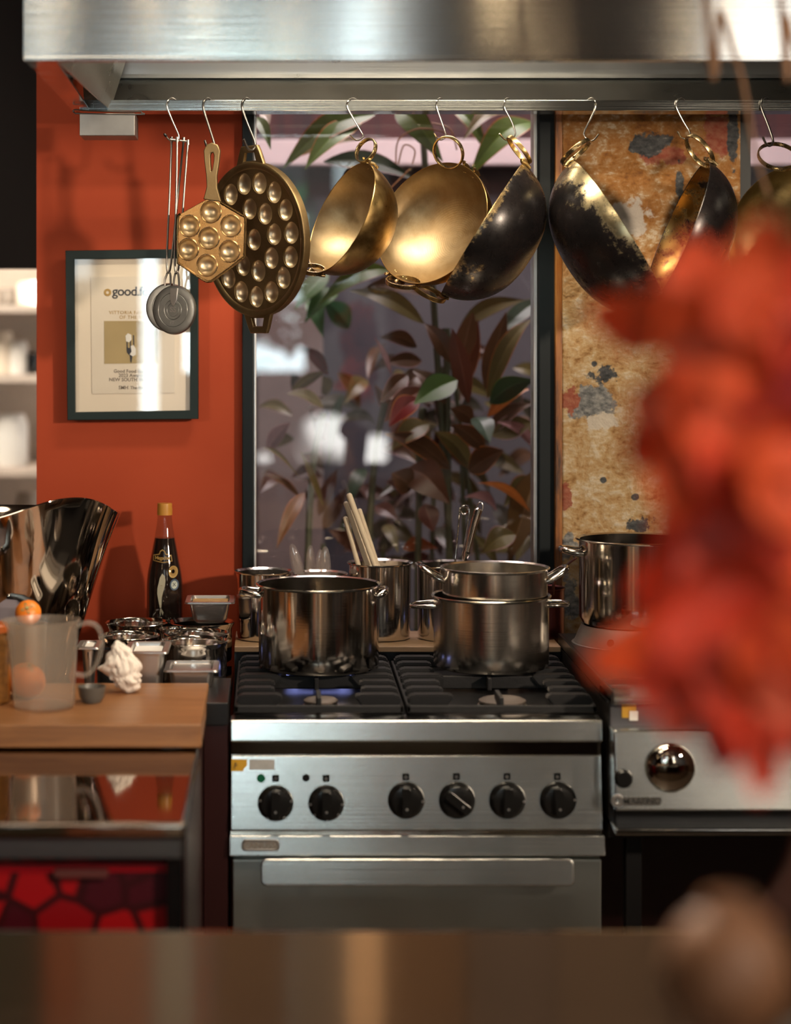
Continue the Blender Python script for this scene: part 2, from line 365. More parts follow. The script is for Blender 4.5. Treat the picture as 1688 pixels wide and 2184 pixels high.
def from_curve(cu, mat=None, bm=None):
    o = bpy.data.objects.new('tmp', cu); COL.objects.link(o)
    dg = bpy.context.evaluated_depsgraph_get(); dg.update()
    me = bpy.data.meshes.new_from_object(o.evaluated_get(dg)); bpy.data.objects.remove(o); bpy.data.curves.remove(cu)
    b2 = bmesh.new(); b2.from_mesh(me); bpy.data.meshes.remove(me)
    if mat is not None: b2.transform(mat)
    if bm is None: return b2
    tmp = bpy.data.meshes.new('tmp'); b2.to_mesh(tmp); b2.free(); bm.from_mesh(tmp); bpy.data.meshes.remove(tmp); return bm
def text_bm(s, size, mat=None, thick=.0004, align='CENTER', bm=None, shear=0, spacing=1., bold=0.):
    cu = bpy.data.curves.new('tmp', 'FONT'); cu.body = s; cu.size = size; cu.extrude = thick/2; cu.align_x = align; cu.align_y = 'CENTER'; cu.shear = shear; cu.space_character = spacing; cu.offset = bold; cu.resolution_u = 3
    return from_curve(cu, mat, bm)
def facing(px, py, D, roll=0):      # local x right, y up, z towards the room
    return Matrix.Translation(P(px, py, D)) @ Matrix.Rotation(roll, 4, 'Y') @ Matrix(((1, 0, 0, 0), (0, 0, -1, 0), (0, 1, 0, 0), (0, 0, 0, 1)))

WM = {}
def thing(name, label, cat, m=None, group=None):
    o = bpy.data.objects.new(name, None); COL.objects.link(o)
    if m is None: m = Matrix.Identity(4)
    if not isinstance(m, Matrix): m = Matrix.Translation(m)
    o.matrix_world = m; WM[o.name] = m; o['label'] = label; o['category'] = cat
    o.empty_display_size = .05
    if group: o['group'] = group
    return o
def obj(name, bm, mat, parent=None, local=False, smooth=True, label=None, sub=0):
    """one mesh object; coordinates are world metres unless local"""
    if parent is not None:
        m = WM[parent.name]
        if not local: bm.transform(m.inverted())
    else:
        xs = [v.co for v in bm.verts]; lo = Vector([min(v[i] for v in xs) for i in range(3)]); hi = Vector([max(v[i] for v in xs) for i in range(3)])
        m = Matrix.Translation(((lo.x+hi.x)/2, (lo.y+hi.y)/2, lo.z)); bm.transform(m.inverted())
    bmesh.ops.recalc_face_normals(bm, faces=bm.faces) if not local == 'keep' else None
    me = bpy.data.meshes.new(name); bm.to_mesh(me); bm.free()
    if smooth:
        me.shade_smooth()
        try: me.set_sharp_from_angle(angle=math.radians(38))
        except Exception: pass
    for k in (mat if isinstance(mat, (list, tuple)) else [mat]): me.materials.append(M[k] if isinstance(k, str) else k)
    o = bpy.data.objects.new(name, me); COL.objects.link(o)
    if parent is not None: o.parent = parent
    else: o.matrix_world = m
    WM[o.name] = m
    if label: o['label'] = label
    if smooth and len(me.vertices) < 6000 and not sub:
        wn = o.modifiers.new('weighted', 'WEIGHTED_NORMAL'); wn.keep_sharp = True; wn.weight = 100
    if sub:
        md = o.modifiers.new('sub', 'SUBSURF'); md.levels = md.render_levels = sub
    return o
def tag(o, label, cat, group=None):
    o['label'] = label; o['category'] = cat
    if group: o['group'] = group
    return o
def struct(name, bm, mat, parent=None, smooth=False):
    o = obj(name, bm, mat, parent, smooth=smooth)
    if parent is None: o['kind'] = 'structure'
    return o
def circ(cx, cy, r, n_=32, ry=None, rot=0): return [(cx+r*math.cos(2*PI*i/n_+rot), cy+(ry or r)*math.sin(2*PI*i/n_+rot)) for i in range(n_)]
def rrect(cx, cy, w, h, r, n_=5):
    out = []
    for sx, sy, a in ((1, 1, 0), (-1, 1, PI/2), (-1, -1, PI), (1, -1, 1.5*PI)):
        for i in range(n_+1):
            t = a+PI/2*i/n_; out.append((cx+sx*(w/2-r)+r*math.cos(t), cy+sy*(h/2-r)+r*math.sin(t)))
    return out
def frame_of(cx, cy, D, a, b, u, nimg, face=1):
    """frame of a circle seen as an ellipse: a,b half axes; u = major direction, nimg = side its normal leans to (picture y down); face=1 open towards the room"""
    vw = (P(cx, cy, D)-Vector((0, 0, EYE))).normalized(); rt = (Vector((1, 0, 0))-vw*vw.x).normalized(); up = rt.cross(vw)
    U = (rt*u[0]-up*u[1]).normalized(); Ni = rt*nimg[0]-up*nimg[1]; Ni = (Ni-U*Ni.dot(U)).normalized()
    c_ = b/a; s_ = math.sqrt(max(0, 1-c_*c_)); N = (Ni*s_-vw*c_*face).normalized(); Wv = N.cross(U)
    m = Matrix((U, Wv, N)).transposed().to_4x4(); m.translation = P(cx, cy, D); return m, a/F*D

# ================================================================ the setting
struct('floor', bx(-5, 5, -9, 9.5, -.1, 0), 'floor')
struct('ceiling', bx(-5, 5, -4.2, 9.5, 4.2, 4.3), 'ceil')  # also covers the open courtyard, added there to keep the sun out
WY = 5.5
xl, xo = P(78, 0, WY).x, P(517, 0, WY).x            # orange wall from its free edge to the window opening
struct('wall_back', bx(xl, xo, WY, WY+.28, 0, 4.2), 'wall')
xm0, xm1 = P(1150, 0, WY).x, P(1187, 0, WY).x
px0, px1 = P(1190, 0, 5.45).x, P(1581, 0, 5.45).x
b = bx(xo, px0, WY, WY+.2, 0, .86); box(b, xo, 3.2, WY, WY+.2, 3.0, 4.2); box(b, px1, 3.2, WY, WY+.2, 0, .86)
struct('wall_window', b, 'wall')
b = bx(px0+.012, px1, 5.45, 5.75, 0, 3.0, .006); struct('wall_pillar', b, 'plaster')
struct('trim_pillar', bx(px0-.006, px0+.012, 5.45, 5.75, 0, 3.0, .002), 'stain')
struct('wall_right', bx(3.2, 3.3, -4, 5.7, 0, 4.2), 'panel')
struct('wall_left', bx(-4.6, -4.5, -4, 9.4, 0, 4.2), 'panel')
# wall towards the street, behind the viewer: tall doorway and a side window
b = bx(-4.5, -1.42, -4.15, -4, 0, 4.2); box(b, -1.26, -.95, -4.15, -4, 0, 4.2); box(b, -1.42, -1.26, -4.15, -4, 0, 1.9); box(b, -1.42, -1.26, -4.15, -4, 3.8, 4.2); box(b, .83, 2.6, -4.15, -4, 0, 4.2); box(b, 3.15, 3.3, -4.15, -4, 0, 4.2)
box(b, -.95, .83, -4.15, -4, 3.8, 4.2); box(b, 2.6, 3.15, -4.15, -4, 0, 1.3); box(b, 2.6, 3.15, -4.15, -4, 3.8, 4.2)
struct('wall_front', b, 'panel')
# low dark soffit and scullery seen past the free edge of the orange wall
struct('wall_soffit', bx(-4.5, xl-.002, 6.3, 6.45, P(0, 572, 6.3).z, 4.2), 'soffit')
struct('wall_scullery', bx(-4.5, xl+.4, 9.3, 9.4, 0, 4.2), plain('cream_tiles', (.55, .47, .40), .5))
# window: dark frames and glass
b = bx(xo, xo+.030, WY-.03, WY+.05, .86, 3.0, .003); box(b, xm0-.004, xm1+.004, WY-.03, WY+.05, .86, 3.0, .003); box(b, xo, xm1, WY-.03, WY+.05, .86, .90, .003)
w1 = struct('window_1', b, 'steelblue'); g = bx(xo+.03, xm0, WY+.018, WY+.022, .90, 3.0); obj('glass', g, 'glass', w1, smooth=False)
b = bx(P(541, 0, WY).x, P(547, 0, WY).x, WY-.012, WY+.05, .9, 3.0, .002); box(b, P(1137, 0, WY).x, P(1146, 0, WY).x, WY-.012, WY+.05, .9, 3.0, .002)
obj('glazing_bead', b, 'satin', w1)
b = bx(px1, px1+.03, WY-.03, WY+.05, .86, 3.0); w2 = struct('window_2', b, 'steelblue'); obj('glass', bx(px1+.03, 3.2, WY+.018, WY+.022, .86, 3.0), 'glass', w2, smooth=False)
# courtyard behind the glass
struct('wall_courtyard', bx(-.35, 3.4, 7.6, 7.7, 0, 4.3), 'court')
struct('wall_courtyard_right', bx(3.3, 3.4, 5.7, 7.6, 0, 4.3), 'court')
struct('wall_courtyard_left', bx(-.345, -.33, 5.78, 7.6, 0, 4.3), 'taupe')
b = bx(-.33, 3.3, 7.50, 7.6, P(0, 352, 7.5).z, P(0, 297, 7.5).z, .005); struct('trim_courtyard', b, 'pinkrail')
b = bx(P(548, 0, 7.2).x, P(690, 0, 7.2).x, 7.2, 7.45, 0, P(0, 640, 7.2).z, .01); struct('wall_courtyard_pier', b, 'taupe')
struct('trim_sill', bx(xo, px0, WY-.045, WY, .86, .885, .002), 'shelf')
# street outside the doorway
struct('wall_street', bx(-9, 9, -15, -14.8, -.1, 7), plain('street_facade', (.025, .022, .02), .8))
o = obj('street_white_blocks', (lambda b: (box(b, .22, .80, -9.0, -7.5, .30, .82, .24), box(b, .6, 1.6, -9.0, -7.4, .12, .62, .22), box(b, .3, 1.6, -9, -7.5, .02, .28, .05), box(b, -.14, -.02, -9, -7.5, .2, .45, .055), b)[-1])(bmesh.new()), plain('white_block_paint', (.8, .8, .8), .5))
tag(o, 'added white blocks in the street, shaped for the bright window reflection', 'block')  # white blocks added to show as bright shapes reflected in the window
def bush(cx, cy, z, r, name='street_bush'):
    b = bmesh.new()
    for i in range(260):
        d = Vector((random.gauss(0, 1), random.gauss(0, 1), random.gauss(0, 1))).normalized()*r*random.uniform(.6, 1)
        c0 = Vector((cx, cy, z))+d; a = Vector((random.gauss(0, 1), random.gauss(0, 1), random.gauss(0, 1))).normalized()*.13*r*2
        q = a.orthogonal().normalized()*.05*r*2
        b.faces.new([b.verts.new(c0-a), b.verts.new(c0+q), b.verts.new(c0+a), b.verts.new(c0-q)])
    tag(obj(name, b, plain('street_green', (.05, .22, .09), .6)), 'green street tree reflected in the window', 'tree')
bush(-.25, -8.6, 2.4, .75)
bush(.10, -3.5, 1.86, .40, 'doorway_leaf_screen')  # loose leaves added to block and break up the doorway light
bpy.data.objects['doorway_leaf_screen']['label'] = 'added leaf cluster inside the street doorway, screening its daylight'; bpy.data.objects['doorway_leaf_screen']['category'] = 'shrub'
random.seed(11)

# ================================================================ extractor hood
HF, HR = 4.16, 5.2
zb = P(0, 124, HF).z; xL = P(50, 0, HF).x; xR = 1.75
hood = thing('extractor_hood', 'large brushed steel extractor hood over the range with a hanging rail', 'extractor hood', (0.6, 4.7, zb))
# canopy: front sheet, left and right cheeks, back
b = bmesh.new(); T = .004
box(b, xL, xR, HF, HF+T, zb, 2.95); box(b, xL, xL+T, HF+T, 5.45, zb, 2.95); box(b, xR-T, xR, HF+T, 5.45, zb, 2.95); box(b, xL, xR, HF, 5.45, 2.95, 2.955)
obj('canopy', b, 'hood', hood, smooth=False)
b = bmesh.new(); fw = .062                                     # turned-in lip round the bottom
box(b, xL, xR, HF-.003, HF+.012, zb-.006, zb+.004, .002)
vs = [(xL, HF, zb-.002), (xL+fw, HF+.03, zb-.002), (xL+fw-.02, HR-.0, zb-.002), (xL, HR, zb-.002)]
lo = [b.verts.new(p) for p in vs]; hi = [b.verts.new((p[0], p[1], p[2]+.004)) for p in vs]
b.faces.new(lo[::-1]); b.faces.new(hi)
for i in range(4): b.faces.new((lo[i], lo[(i+1) % 4], hi[(i+1) % 4], hi[i]))
box(b, xL+T, xR, HF+.012, HF+.03, zb, zb+.012)
obj('rim_lip', b, 'hood', hood, smooth=False)
# inner sloped left cheek and back plates
def quadplate(b, pts, off):
    lo = [b.verts.new(p) for p in pts]; hi = [b.verts.new(Vector(p)+Vector(off)) for p in pts]; b.faces.new(lo[::-1]); b.faces.new(hi)
    k = len(pts)
    for i in range(k): b.faces.new((lo[i], lo[(i+1) % k], hi[(i+1) % k], hi[i]))
xi = P(166, 0, 5.05).x; xi2 = P(203, 0, 5.17).x
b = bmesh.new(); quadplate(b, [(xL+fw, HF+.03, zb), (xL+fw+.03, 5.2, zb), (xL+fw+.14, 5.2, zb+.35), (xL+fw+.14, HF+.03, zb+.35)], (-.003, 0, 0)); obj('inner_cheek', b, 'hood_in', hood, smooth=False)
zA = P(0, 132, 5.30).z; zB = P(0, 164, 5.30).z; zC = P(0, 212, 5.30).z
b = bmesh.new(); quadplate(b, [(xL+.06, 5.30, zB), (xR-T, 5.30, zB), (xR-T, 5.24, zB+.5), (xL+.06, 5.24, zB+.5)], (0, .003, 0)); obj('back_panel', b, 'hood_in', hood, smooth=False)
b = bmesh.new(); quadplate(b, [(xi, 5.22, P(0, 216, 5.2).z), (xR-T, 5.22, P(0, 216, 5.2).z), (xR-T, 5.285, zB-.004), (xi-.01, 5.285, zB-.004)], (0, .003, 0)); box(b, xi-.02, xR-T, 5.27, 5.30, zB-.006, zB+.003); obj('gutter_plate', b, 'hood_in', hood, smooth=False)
zr0, zr1 = P(0, 236.5, 5.15).z, P(0, 213.5, 5.15).z
b = bmesh.new(); box(b, P(170, 0, 5.15).x, xR-T, 5.146, 5.150, zr0, zr1, .0008); box(b, P(170, 0, 5.15).x, xR-T, 5.150, 5.235, zr0, zr0+.003); box(b, P(198, 0, 5.15).x-.002, P(198, 0, 5.15).x+.002, 5.142, 5.152, zr0, zr1)
obj('rail', b, 'hood', hood, smooth=False)
b = bx(P(171, 0, 5.12).x, P(289, 0, 5.12).x, 5.10, 5.23, P(0, 291, 5.12).z, P(0, 243, 5.12).z, .002); gc = obj('grease_cup', b, plain('scratched_steel', (.30, .285, .27), .45, 1., .35, 9), hood)
b = bmesh.new(); tube(b, smooth_path([P(160, 241, 5.10), P(156, 237, 5.10), P(162, 234, 5.10), P(186, 236, 5.1), P(270, 239, 5.1), P(298, 238, 5.10), P(302, 241, 5.10), P(298, 244, 5.10), P(160, 242, 5.1)], 4), .0018, 8); obj('cup_clip', b, 'darkwire', gc)

# ================================================================ wall picture
cxp, czp = (143+422)/2, (535+893)/2; m = facing(cxp, czp, 5.465, math.radians(.3)); k = 5.465/F
pic = thing('framed_certificate', 'dark framed cream certificate hanging on the orange wall', 'framed certificate', m)
def L(px, py): return ((px-cxp)*k, -(py-czp)*k)
outer = [L(141, 537), L(421, 532), L(423, 891), L(147, 895)]; inner = [L(157, 552), L(407, 548), L(408, 876), L(161, 881)]
b = plate(outer, [inner], .024, .002); obj('frame', b, 'darkgreen', pic, local=True)
b = plate([L(154, 548), L(411, 545), L(412, 880), L(158, 884)], (), .004, .0004, Matrix.Translation((0, 0, -.006))); obj('mat_board', b, 'mat', pic, local=True)
b = plate([L(193, 591), L(372, 588), L(373, 837), L(197, 840)], (), .002, .0002, Matrix.Translation((0, 0, -.0028))); cert = obj('certificate', b, 'creamp', pic, local=True)
z1 = -.0012
def T2(px, py, z=z1): return Matrix.Translation((*L(px, py), z))
pc = bmesh.new(); plate([L(222, 685), L(336, 684), L(337, 774), L(223, 776)], (), .0008, .0001, Matrix.Translation((0, 0, z1)), pc)
ph = obj('photograph', pc, plain('khaki_print', (.40, .31, .15), .5, var=.25, scale=5), cert, local=True)
b = plate([L(270, 742), L(290, 742), L(289, 752), L(283, 758), L(281, 773), L(279, 773), L(277, 758), L(271, 752)], (), .0008, .0001, Matrix.Translation((0, 0, z1+.001)))
for x in (270, 277, 284): plate([L(x, 715), L(x+2, 715), L(x+3, 744), L(x+.5, 744)], (), .0006, .0001, Matrix.Translation((0, 0, z1+.001)), b)
obj('printed_vase', b, 'ink', cert, local=True)
b = plate([L(*p) for p in [(268, 716), (273, 711), (280, 714), (281, 724), (276, 730), (269, 728)]], (), .0006, .0001, Matrix.Translation((0, 0, z1+.0015)))
plate([L(*p) for p in [(279, 738), (285, 736), (290, 744), (290, 756), (284, 760), (277, 756), (281, 750)]], (), .0006, .0001, Matrix.Translation((0, 0, z1+.0015)), b); obj('printed_petals', b, 'white', cert, local=True)
b = text_bm('good.food', .034, T2(239, 622) , align='LEFT', bold=.0004, spacing=.92); obj('headline', b, 'ink', cert, local=True)
b = plate(circ(*L(229, 624), .0095), [circ(*L(229, 624), .004)], .0006, .0001, Matrix.Translation((0, 0, z1))); obj('seal', b, 'gold', cert, local=True)
b = bmesh.new()
for s, px, py, sz in (('VITTORIA FAVOURITE', 288, 667, .0125), ('OF THE YEAR', 288, 677, .0125)): text_bm(s, sz, T2(px, py), bm=b, spacing=1.1)
obj('award_line', b, 'gold', cert, local=True)
b = bmesh.new()
for s, px, py, sz in (('Annata Dining', 288, 692, .0125), ('SYDNEY', 286, 702, .010), ('Good Food Guide', 281, 792, .0125), ('2023 Awards', 281, 801, .0125), ('NEW SOUTH WALES', 281, 810, .0125), ('SMH', 264, 827, .013), ('The Age', 294, 827, .011)): text_bm(s, sz, T2(px, py), bm=b, bold=.0002)
obj('caption', b, 'inkg', cert, local=True)
b = plate([L(156, 551), L(408, 548), L(409, 877), L(160, 882)], (), .0012, .0001, Matrix.Translation((0, 0, .006))); obj('pane', b, 'glass', pic, local=True, smooth=False)

# ================================================================ S-hooks
def hook(pts, r, label, tip=None, mat='wire'):
    """pts: (px, py, D)"""
    b = tube(bmesh.new(), smooth_path([P(*p) for p in pts], 6), r, 10)
    if tip:
        t = thing('s_hook', label, 'hook', P(*pts[4]), 'steel hooks along the hood rail'); obj('wire', b, mat, t)
        q = [P(*p) for p in pts]; obj('tip_cap', tube(bmesh.new(), [q[-1], q[-1]+(q[-1]-q[-2])*.35, q[-1]+(q[-1]-q[-2])*.8], [r*1.4, r*1.7, r*1.2], 10), 'knob', t, label='black rubber tip')
    else: tag(obj('s_hook', b, mat), label, 'hook', 'steel hooks along the hood rail')
B_, A_ = 5.162, 5.138
HK = [
 ([(377, 219, B_), (374, 213, B_), (366, 209.5, 5.15), (358, 215, A_), (356, 228, A_), (368, 258, 5.13), (381, 288, 5.12), (380, 297, 5.115), (372, 300, 5.11), (361, 298, 5.10), (355, 291, 5.095)], .0022, 'thin steel hook with black tip holding the pair of flat irons, leftmost on the rail', 1, 'wire'),
 ([(451, 220, B_), (449, 213, B_), (442, 210, 5.15), (435, 216, A_), (434, 232, A_), (446, 270, 5.12), (457, 306, 5.10), (456, 317, 5.095), (450, 323, 5.085), (443, 317, 5.075), (437, 299, 5.07)], .0030, 'dark steel hook holding the small seven cup brass pan', 0, 'darkwire'),
 ([(535, 220, B_), (532, 213, B_), (525, 210, 5.15), (518, 216, A_), (517, 232, A_), (530, 268, 5.12), (544, 304, 5.11), (543, 315, 5.10), (536, 321, 5.09), (528, 315, 5.08), (520, 297, 5.07)], .0030, 'dark steel hook holding the large oval dimpled pan', 0, 'darkwire'),
 ([(765, 220, B_), (761, 213, B_), (752, 210, 5.15), (743, 216, A_), (741, 228, A_), (757, 258, 5.12), (774, 287, 5.10), (773, 294, 5.09), (765, 299, 5.08), (756, 297, 5.07), (747, 288, 5.06)], .0021, 'thin steel hook holding the narrow brass pan', 0, 'wire'),
 ([(946, 220, B_), (943, 213, B_), (938, 210, 5.15), (933, 215, A_), (932, 228, A_), (942, 258, 5.12), (951, 285, 5.10), (950, 293, 5.09), (941, 298, 5.08), (933, 294, 5.07), (926, 284, 5.06)], .0021, 'thin steel hook holding the wide open brass pan', 0, 'wire'),
 ([(1091, 220, B_), (1088, 213, B_), (1082, 210, 5.15), (1077, 216, A_), (1077, 230, A_), (1090, 255, 5.12), (1099, 280, 5.10), (1097, 291, 5.09), (1089, 298, 5.08), (1077, 297, 5.07), (1066, 285, 5.06)], .0021, 'thin steel hook holding the blackened pan with brass spots', 0, 'wire'),
 ([(1250, 220, B_), (1255, 213, B_), (1263, 209.5, 5.15), (1270, 216, A_), (1271, 230, A_), (1258, 258, 5.12), (1247, 281, 5.10), (1248, 291, 5.09), (1256, 299, 5.08), (1267, 299, 5.07), (1278, 286, 5.06)], .0022, 'thin steel hook turned to the right, over the plaster pillar', 0, 'wire'),
 ([(1463, 219, B_), (1459, 212, B_), (1452, 209, 5.15), (1445, 215, A_), (1444, 229, A_), (1458, 258, 5.12), (1472, 282, 5.10), (1471, 291, 5.09), (1463, 296, 5.08), (1453, 293, 5.07), (1446, 281, 5.06)], .0021, 'thin steel hook holding the narrow soot black pan at the right', 0, 'wire'),
 ([(1642, 217, B_), (1639, 210, B_), (1632, 208, 5.15), (1626, 214, A_), (1625, 230, A_), (1638, 264, 5.12), (1649, 297, 5.10), (1648, 307, 5.09), (1642, 311, 5.08), (1635, 307, 5.07), (1628, 293, 5.06)], .0030, 'dark steel hook at the right edge holding the dull brass wok', 0, 'darkwire')]
for h in HK: hook(*h)

# ================================================================ round pressing irons on long wire handles
iron = thing('waffle_iron', 'pair of round grey cast discs on four long wire handles hanging from the first hook', 'waffle iron', P(372, 297, 5.11))
def disc(cx, cy, a, b_, D, text):
    m, R = frame_of(cx, cy, D, b_, a, (0.06, -1), (-1, 0), 1); th = .0075
    prof = [(0, th), (R*.26, th)]
    for rr in (.27, .40, .68):
        prof += [(R*(rr-.014), th), (R*rr, th-.0012), (R*(rr+.014), th)]
    prof += [(R*.90, th), (R*.97, th*.75), (R, 0), (R*.97, -th*.7), (R*.9, -th), (0, -th)]
    b = lathe(bmesh.new(), prof, 96); b.transform(m); o = obj('disc', b, 'alu', iron)
    if text:
        mm = m @ Matrix.Translation((0, 0, th)) @ Matrix.Rotation(-PI/2, 4, 'Z')
        b = bmesh.new(); text_bm('SS', .019, mm, .0012, bm=b, bold=.0003); text_bm('tT', .013, mm @ Matrix.Translation((0, -R*.52, 0)), .0010, bm=b, bold=.0001); obj('lettering', b, 'satin', o)
        b = plate([(-.010, .047*1.1), (.010, .047*1.1), (.0085, .025), (.0035, .013), (0, .010), (-.0035, .013), (-.0085, .025)], (), .004, .001, mm); obj('socket', b, 'satin', o)
    return o
disc(360, 656, 48, 52, 5.125, 0); disc(372.5, 661, 45.5, 53, 5.10, 1)
def rods(pa, pb, cross, fa, fb, D):
    b = bmesh.new()
    tube(b, smooth_path([P(*pa, D), P((pa[0]*2+cross[0])/3-1, (pa[1]*2+cross[1])/3, D), P(cross[0]-4, cross[1]-12, D), P(cross[0]+3, cross[1]+10, D-.004), P(*fb, D-.004), P(fb[0], fb[1]+12, D-.004)], 5), .0026, 8)
    tube(b, smooth_path([P(*pb, D+.004), P((pb[0]*2+cross[0])/3+1, (pb[1]*2+cross[1])/3, D+.004), P(cross[0]+5, cross[1]-12, D+.004), P(cross[0]-3, cross[1]+10, D), P(*fa, D), P(fa[0], fa[1]+12, D)], 5), .0026, 8)
    tube(b, [P(pa[0], pa[1]-7, D), P(pa[0], pa[1]+4, D)], .004, 8); tube(b, [P(pb[0], pb[1]-7, D+.004), P(pb[0], pb[1]+4, D+.004)], .004, 8)
    obj('wire_handle', b, 'darkwire', iron)
rods((366, 299), (392, 300), (360, 573), (352, 597), (364, 597), 5.115)
rods((378, 299), (401, 305), (377, 574), (371, 600), (382, 600), 5.100)
b = tube(bmesh.new(), [P(364, 297, 5.112), P(380, 299, 5.107), P(402, 302, 5.102)], .0018, 8); obj('link_pin', b, 'wire', iron)

# ================================================================ seven cup brass pan
m, R = frame_of(451, 510, 5.06, 90, 84, (0.02, -1), (-1, 0), 1); kk = 5.06/F
sp = thing('poffertjes_pan', 'small hexagonal brass pan with seven round cups and a slotted handle', 'pan', m)
def Lc(px, py): return (-(py-510)*kk, -(px-451)*kk/.933)
hexo = [(452, 420), (470, 432), (515, 458), (523, 468), (523, 540), (518, 550), (462, 594), (450, 600), (436, 597), (388, 566), (381, 555), (379, 470), (385, 458), (432, 431)]
cups = [(450, 452), (493, 481), (491, 535), (444, 566), (403, 533), (405, 483), (447, 508)]
cr = 22.5*kk
ol = [Lc(*p) for p in hexo[1:-1]]; holes = [[(c[0]+x, c[1]+y) for x, y in circ(0, 0, cr, 40)] for c in (Lc(*p) for p in cups)]
top = [Lc(*p) for p in [(437, 428), (442, 400), (440, 372), (436, 340), (435, 322), (440, 311), (450, 308), (460, 312), (464, 322), (462, 345), (458, 375), (459, 402), (467, 430)]]
b = plate([Lc(*p) for p in hexo], holes, .006, .0012); 
slot = None
for c in [Lc(*p) for p in cups]:
    rg = [(cr*1.10, .0035), (cr*1.03, .0052), (cr*.98, .004), (cr*.96, .001)]+[(cr*.96*math.cos(a), .001-cr*.78*math.sin(a)) for a in [i*PI/2/10 for i in range(1, 11)]]
    rg[-1] = (0, rg[-1][1])
    lathe(b, [(0, -cr*.80-.002), (cr*.5, -cr*.70), (cr*.95, -cr*.35), (cr*1.06, -.002)], 40, (c[0], c[1], 0))
    lathe(b, rg, 40, (c[0], c[1], 0))
obj('plate', b, 'castp', sp, local=True)
b = bmesh.new()
for c in [Lc(*p) for p in cups]:
    lathe(b, [(cr*1.08, .0042), (cr*.99, .0046)]+[(cr*.955*math.cos(a), .0015-cr*.76*math.sin(a)) for a in [i*PI/2/12 for i in range(0, 12)]]+[(0, .0015-cr*.76)], 48, (c[0], c[1], 0))
obj('cups', b, 'cupp', sp, local=True, label='seven round cups, brighter than the plate')
b = bmesh.new(); rim = smooth_path([(*q, .003) for q in ol], 3); tube(b, [Vector(p) for p in rim], .0032, 8); obj('rim', b, 'castp', sp, local=True)
# handle with a long slot
b = plate([Lc(*p) for p in [(436, 424), (442, 398), (440, 372), (436, 345), (434, 322), (439, 311), (449, 307), (460, 311), (465, 322), (463, 348), (459, 376), (460, 400), (468, 428)]], [[Lc(*p) for p in [(447, 325), (444, 332), (445, 350), (447, 366), (450, 369), (453, 364), (456, 345), (456, 330), (453, 324)]]], .0095, .0022, Matrix.Translation((0, 0, .0005))); obj('handle', b, 'cast', sp, local=True)

# ================================================================ large oval dimpled pan
m, R = frame_of(544, 511, 5.13, 166, 107, (-.05, -1), (-1, -.02), 1)
op = thing('dimpled_pan', 'large round brass pan with rows of dimples, turned sideways, second hanging pan', 'pan', m)
cr = 23.5*5.13/F; holes = []; cc = []
for i in range(15): a = math.radians(17+24*i); cc.append((R*.735*math.cos(a+PI/2), R*.735*math.sin(a+PI/2)))
for i in range(8): a = math.radians(8+45*i); cc.append((R*.405*math.cos(a+PI/2), R*.405*math.sin(a+PI/2)))
cc += [(R*.12, R*.07), (-R*.10, -R*.05)]
cc = cc[:-2]+[(0, 0)]
b = plate(circ(0, 0, R*.93, 96), [circ(x, y, cr, 28) for x, y in cc], .006, .0006)
obj('plate', b, 'cast', op, local=True)
b = bmesh.new()
for x, y in cc:
    rg = [(cr*1.0, .0025)]+[(cr*math.cos(a), .002-cr*.62*math.sin(a)) for a in [i*PI/2/9 for i in range(1, 10)]]; rg[-1] = (0, rg[-1][1])
    lathe(b, rg, 28, (x, y, 0))
obj('dimples', b, 'cup', op, local=True, label='row on row of round dimples, brighter than the plate')
b = lathe(bmesh.new(), [(R*.905, .003), (R*.925, .007), (R*.97, .009), (R*.995, .007), (R, .002), (R*.99, -.014), (R*.96, -.018), (R*.90, -.014), (R*.905, .003)], 128); obj('rim', b, 'cast', op, local=True)
for sgn in (1, -1):
    o_ = [(sgn*R*.96, -.048), (sgn*(R+.026), -.034), (sgn*(R+.036), -.028), (sgn*(R+.036), .028), (sgn*(R+.026), .034), (sgn*R*.96, .048)]
    i_ = [(sgn*(R-.001), -.027), (sgn*(R+.025), -.019), (sgn*(R+.025), .019), (sgn*(R-.001), .027)]
    obj('handle', plate(o_, [i_], .011, .003), 'cast', op, local=True)
b = bmesh.new()
for i in range(6):
    a = i*PI/3; lathe(b, [(0, .0012), (.0012, .0006), (.0014, 0)], 8, (-R*.83+.0035*math.cos(a), .0035*math.sin(a), .0035))
lathe(b, [(0, .0012), (.0012, .0006), (.0014, 0)], 8, (-R*.83, 0, .0035)); obj('stamped_dots', b, 'wire', op, local=True)

